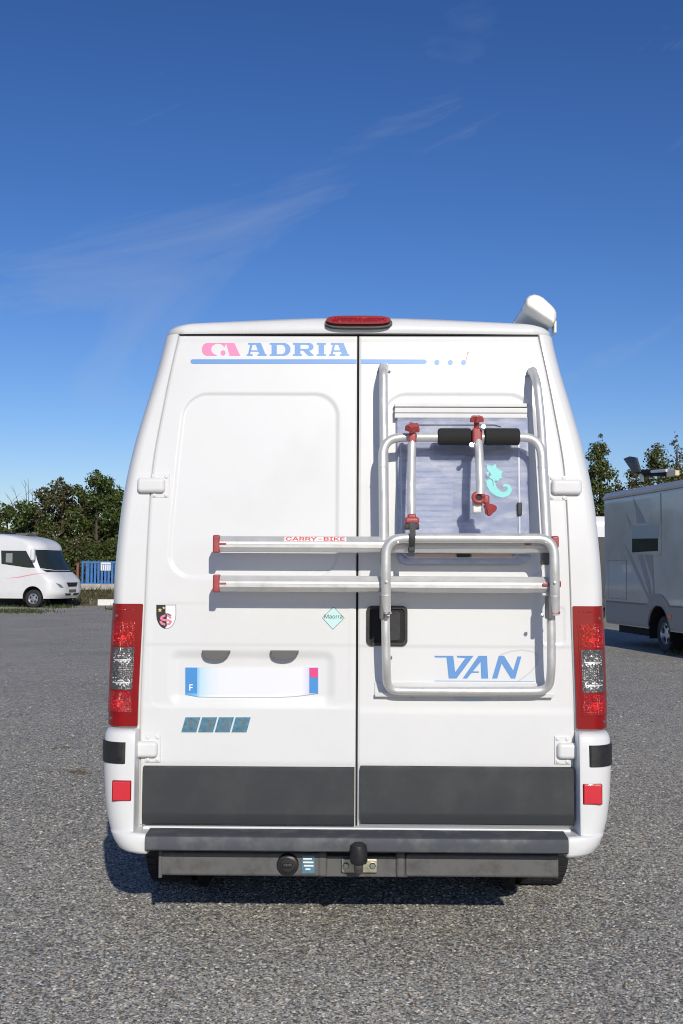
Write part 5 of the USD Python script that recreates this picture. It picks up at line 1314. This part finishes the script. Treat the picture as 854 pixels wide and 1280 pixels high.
part(tw, 'trunk', cone((0, 0, -0.1), (0, 0, 1.3), 0.09, 0.05, 8), 'bark', 40)

# ------------------------------------------------------------------ grass and litter
def blades(n, xy, hmin, hmax, zf, seed, wd=0.03):
    r_ = np.random.default_rng(seed); h_ = hmin + (hmax - hmin) * r_.random(n) ** 1.5; a = r_.random(n) * 6.283
    ln = r_.normal(size=(n, 2)) * 0.35 * h_[:, None]; z = zf(xy[:, 0], xy[:, 1])
    b0 = np.column_stack([xy[:, 0] - wd * np.cos(a), xy[:, 1] - wd * np.sin(a), z]); b1 = np.column_stack([xy[:, 0] + wd * np.cos(a), xy[:, 1] + wd * np.sin(a), z])
    tp = np.column_stack([xy + ln, z + h_]); v = np.stack([b0, b1, tp], 1).reshape(-1, 3)
    return trimesh.Trimesh(v, np.arange(3 * n).reshape(-1, 3), process=False)
n = 26000; xy = np.column_stack([rng.uniform(-26, 26, n), 38.3 + 6.8 * rng.random(n) ** 0.9])
keep = meshkit.fbm(np.column_stack([xy * 0.8, np.zeros(n)]), 3) > 0.40
xy = xy[keep]
p = single('dry_grass', blades(len(xy), xy, 0.08, 0.34, lambda x, y: bank(x, y) - 0.02, 5), 'grass_dry', 'dry brown and green grass on the bank below the wall and gate', 'grass', smooth=False, kind='stuff')
pts = []
for (u, v, ru, rv, n) in ((22, 765, 40, 2.0, 900), (70, 759, 22, 1.6, 500), (25, 758, 30, 1.0, 600), (790, 779, 25, 2, 120), (845, 818, 10, 2, 40), (74, 936, 13, 2, 22), (30, 893, 20, 2, 18), (140, 762, 10, 2, 60)):
    c = rng.normal(size=(n, 2)) * [ru / 2, rv / 2] + [u, v]
    for a, b in c:
        d = _F + _R * (a - PW / 2) / FPX + _U * (PH / 2 - b) / FPX
        if d[2] < -0.005:
            q_ = CAM - d * CAM[2] / d[2]; pts.append(q_[:2])
pts = np.array(pts); pts = pts[(pts[:, 1] < 38.5)]
ds = np.hypot(pts[:, 0], pts[:, 1] + 4.45)
single('weeds', trimesh.util.concatenate([blades(len(q_), q_, lo, hi, lambda x, y: 0 * x - 0.005, 9, wd) for q_, lo, hi, wd in ((pts[ds > 12], 0.05, 0.16, 0.02), (pts[ds <= 12], 0.008, 0.028, 0.006))]), 'weed_green',
       'small green weeds growing through the gravel', 'weeds', smooth=False, kind='stuff')
pts = []
for (u, v, ru, rv, n) in ((97, 965, 15, 2.6, 170), (20, 860, 60, 60, 60), (800, 900, 40, 100, 60), (400, 1180, 330, 70, 60), (82, 934, 8, 2, 40)):
    for a, b in rng.normal(size=(n, 2)) * [ru / 2, rv / 2] + [u, v]:
        d = _F + _R * (a - PW / 2) / FPX + _U * (PH / 2 - b) / FPX
        if d[2] < -0.01:
            q_ = CAM - d * (CAM[2] - 0.006) / d[2]; pts.append(q_)
pts = np.array(pts)
lf = quads(pts, 0.013, np.random.default_rng(11), 1.5)
lf.vertices[:, 2] = 0.003 + 0.35 * np.abs(lf.vertices[:, 2] - 0.003)
single('leaf_litter', lf, 'litter', 'tiny dry brown leaves scattered on the gravel', 'leaves', smooth=False, kind='stuff')
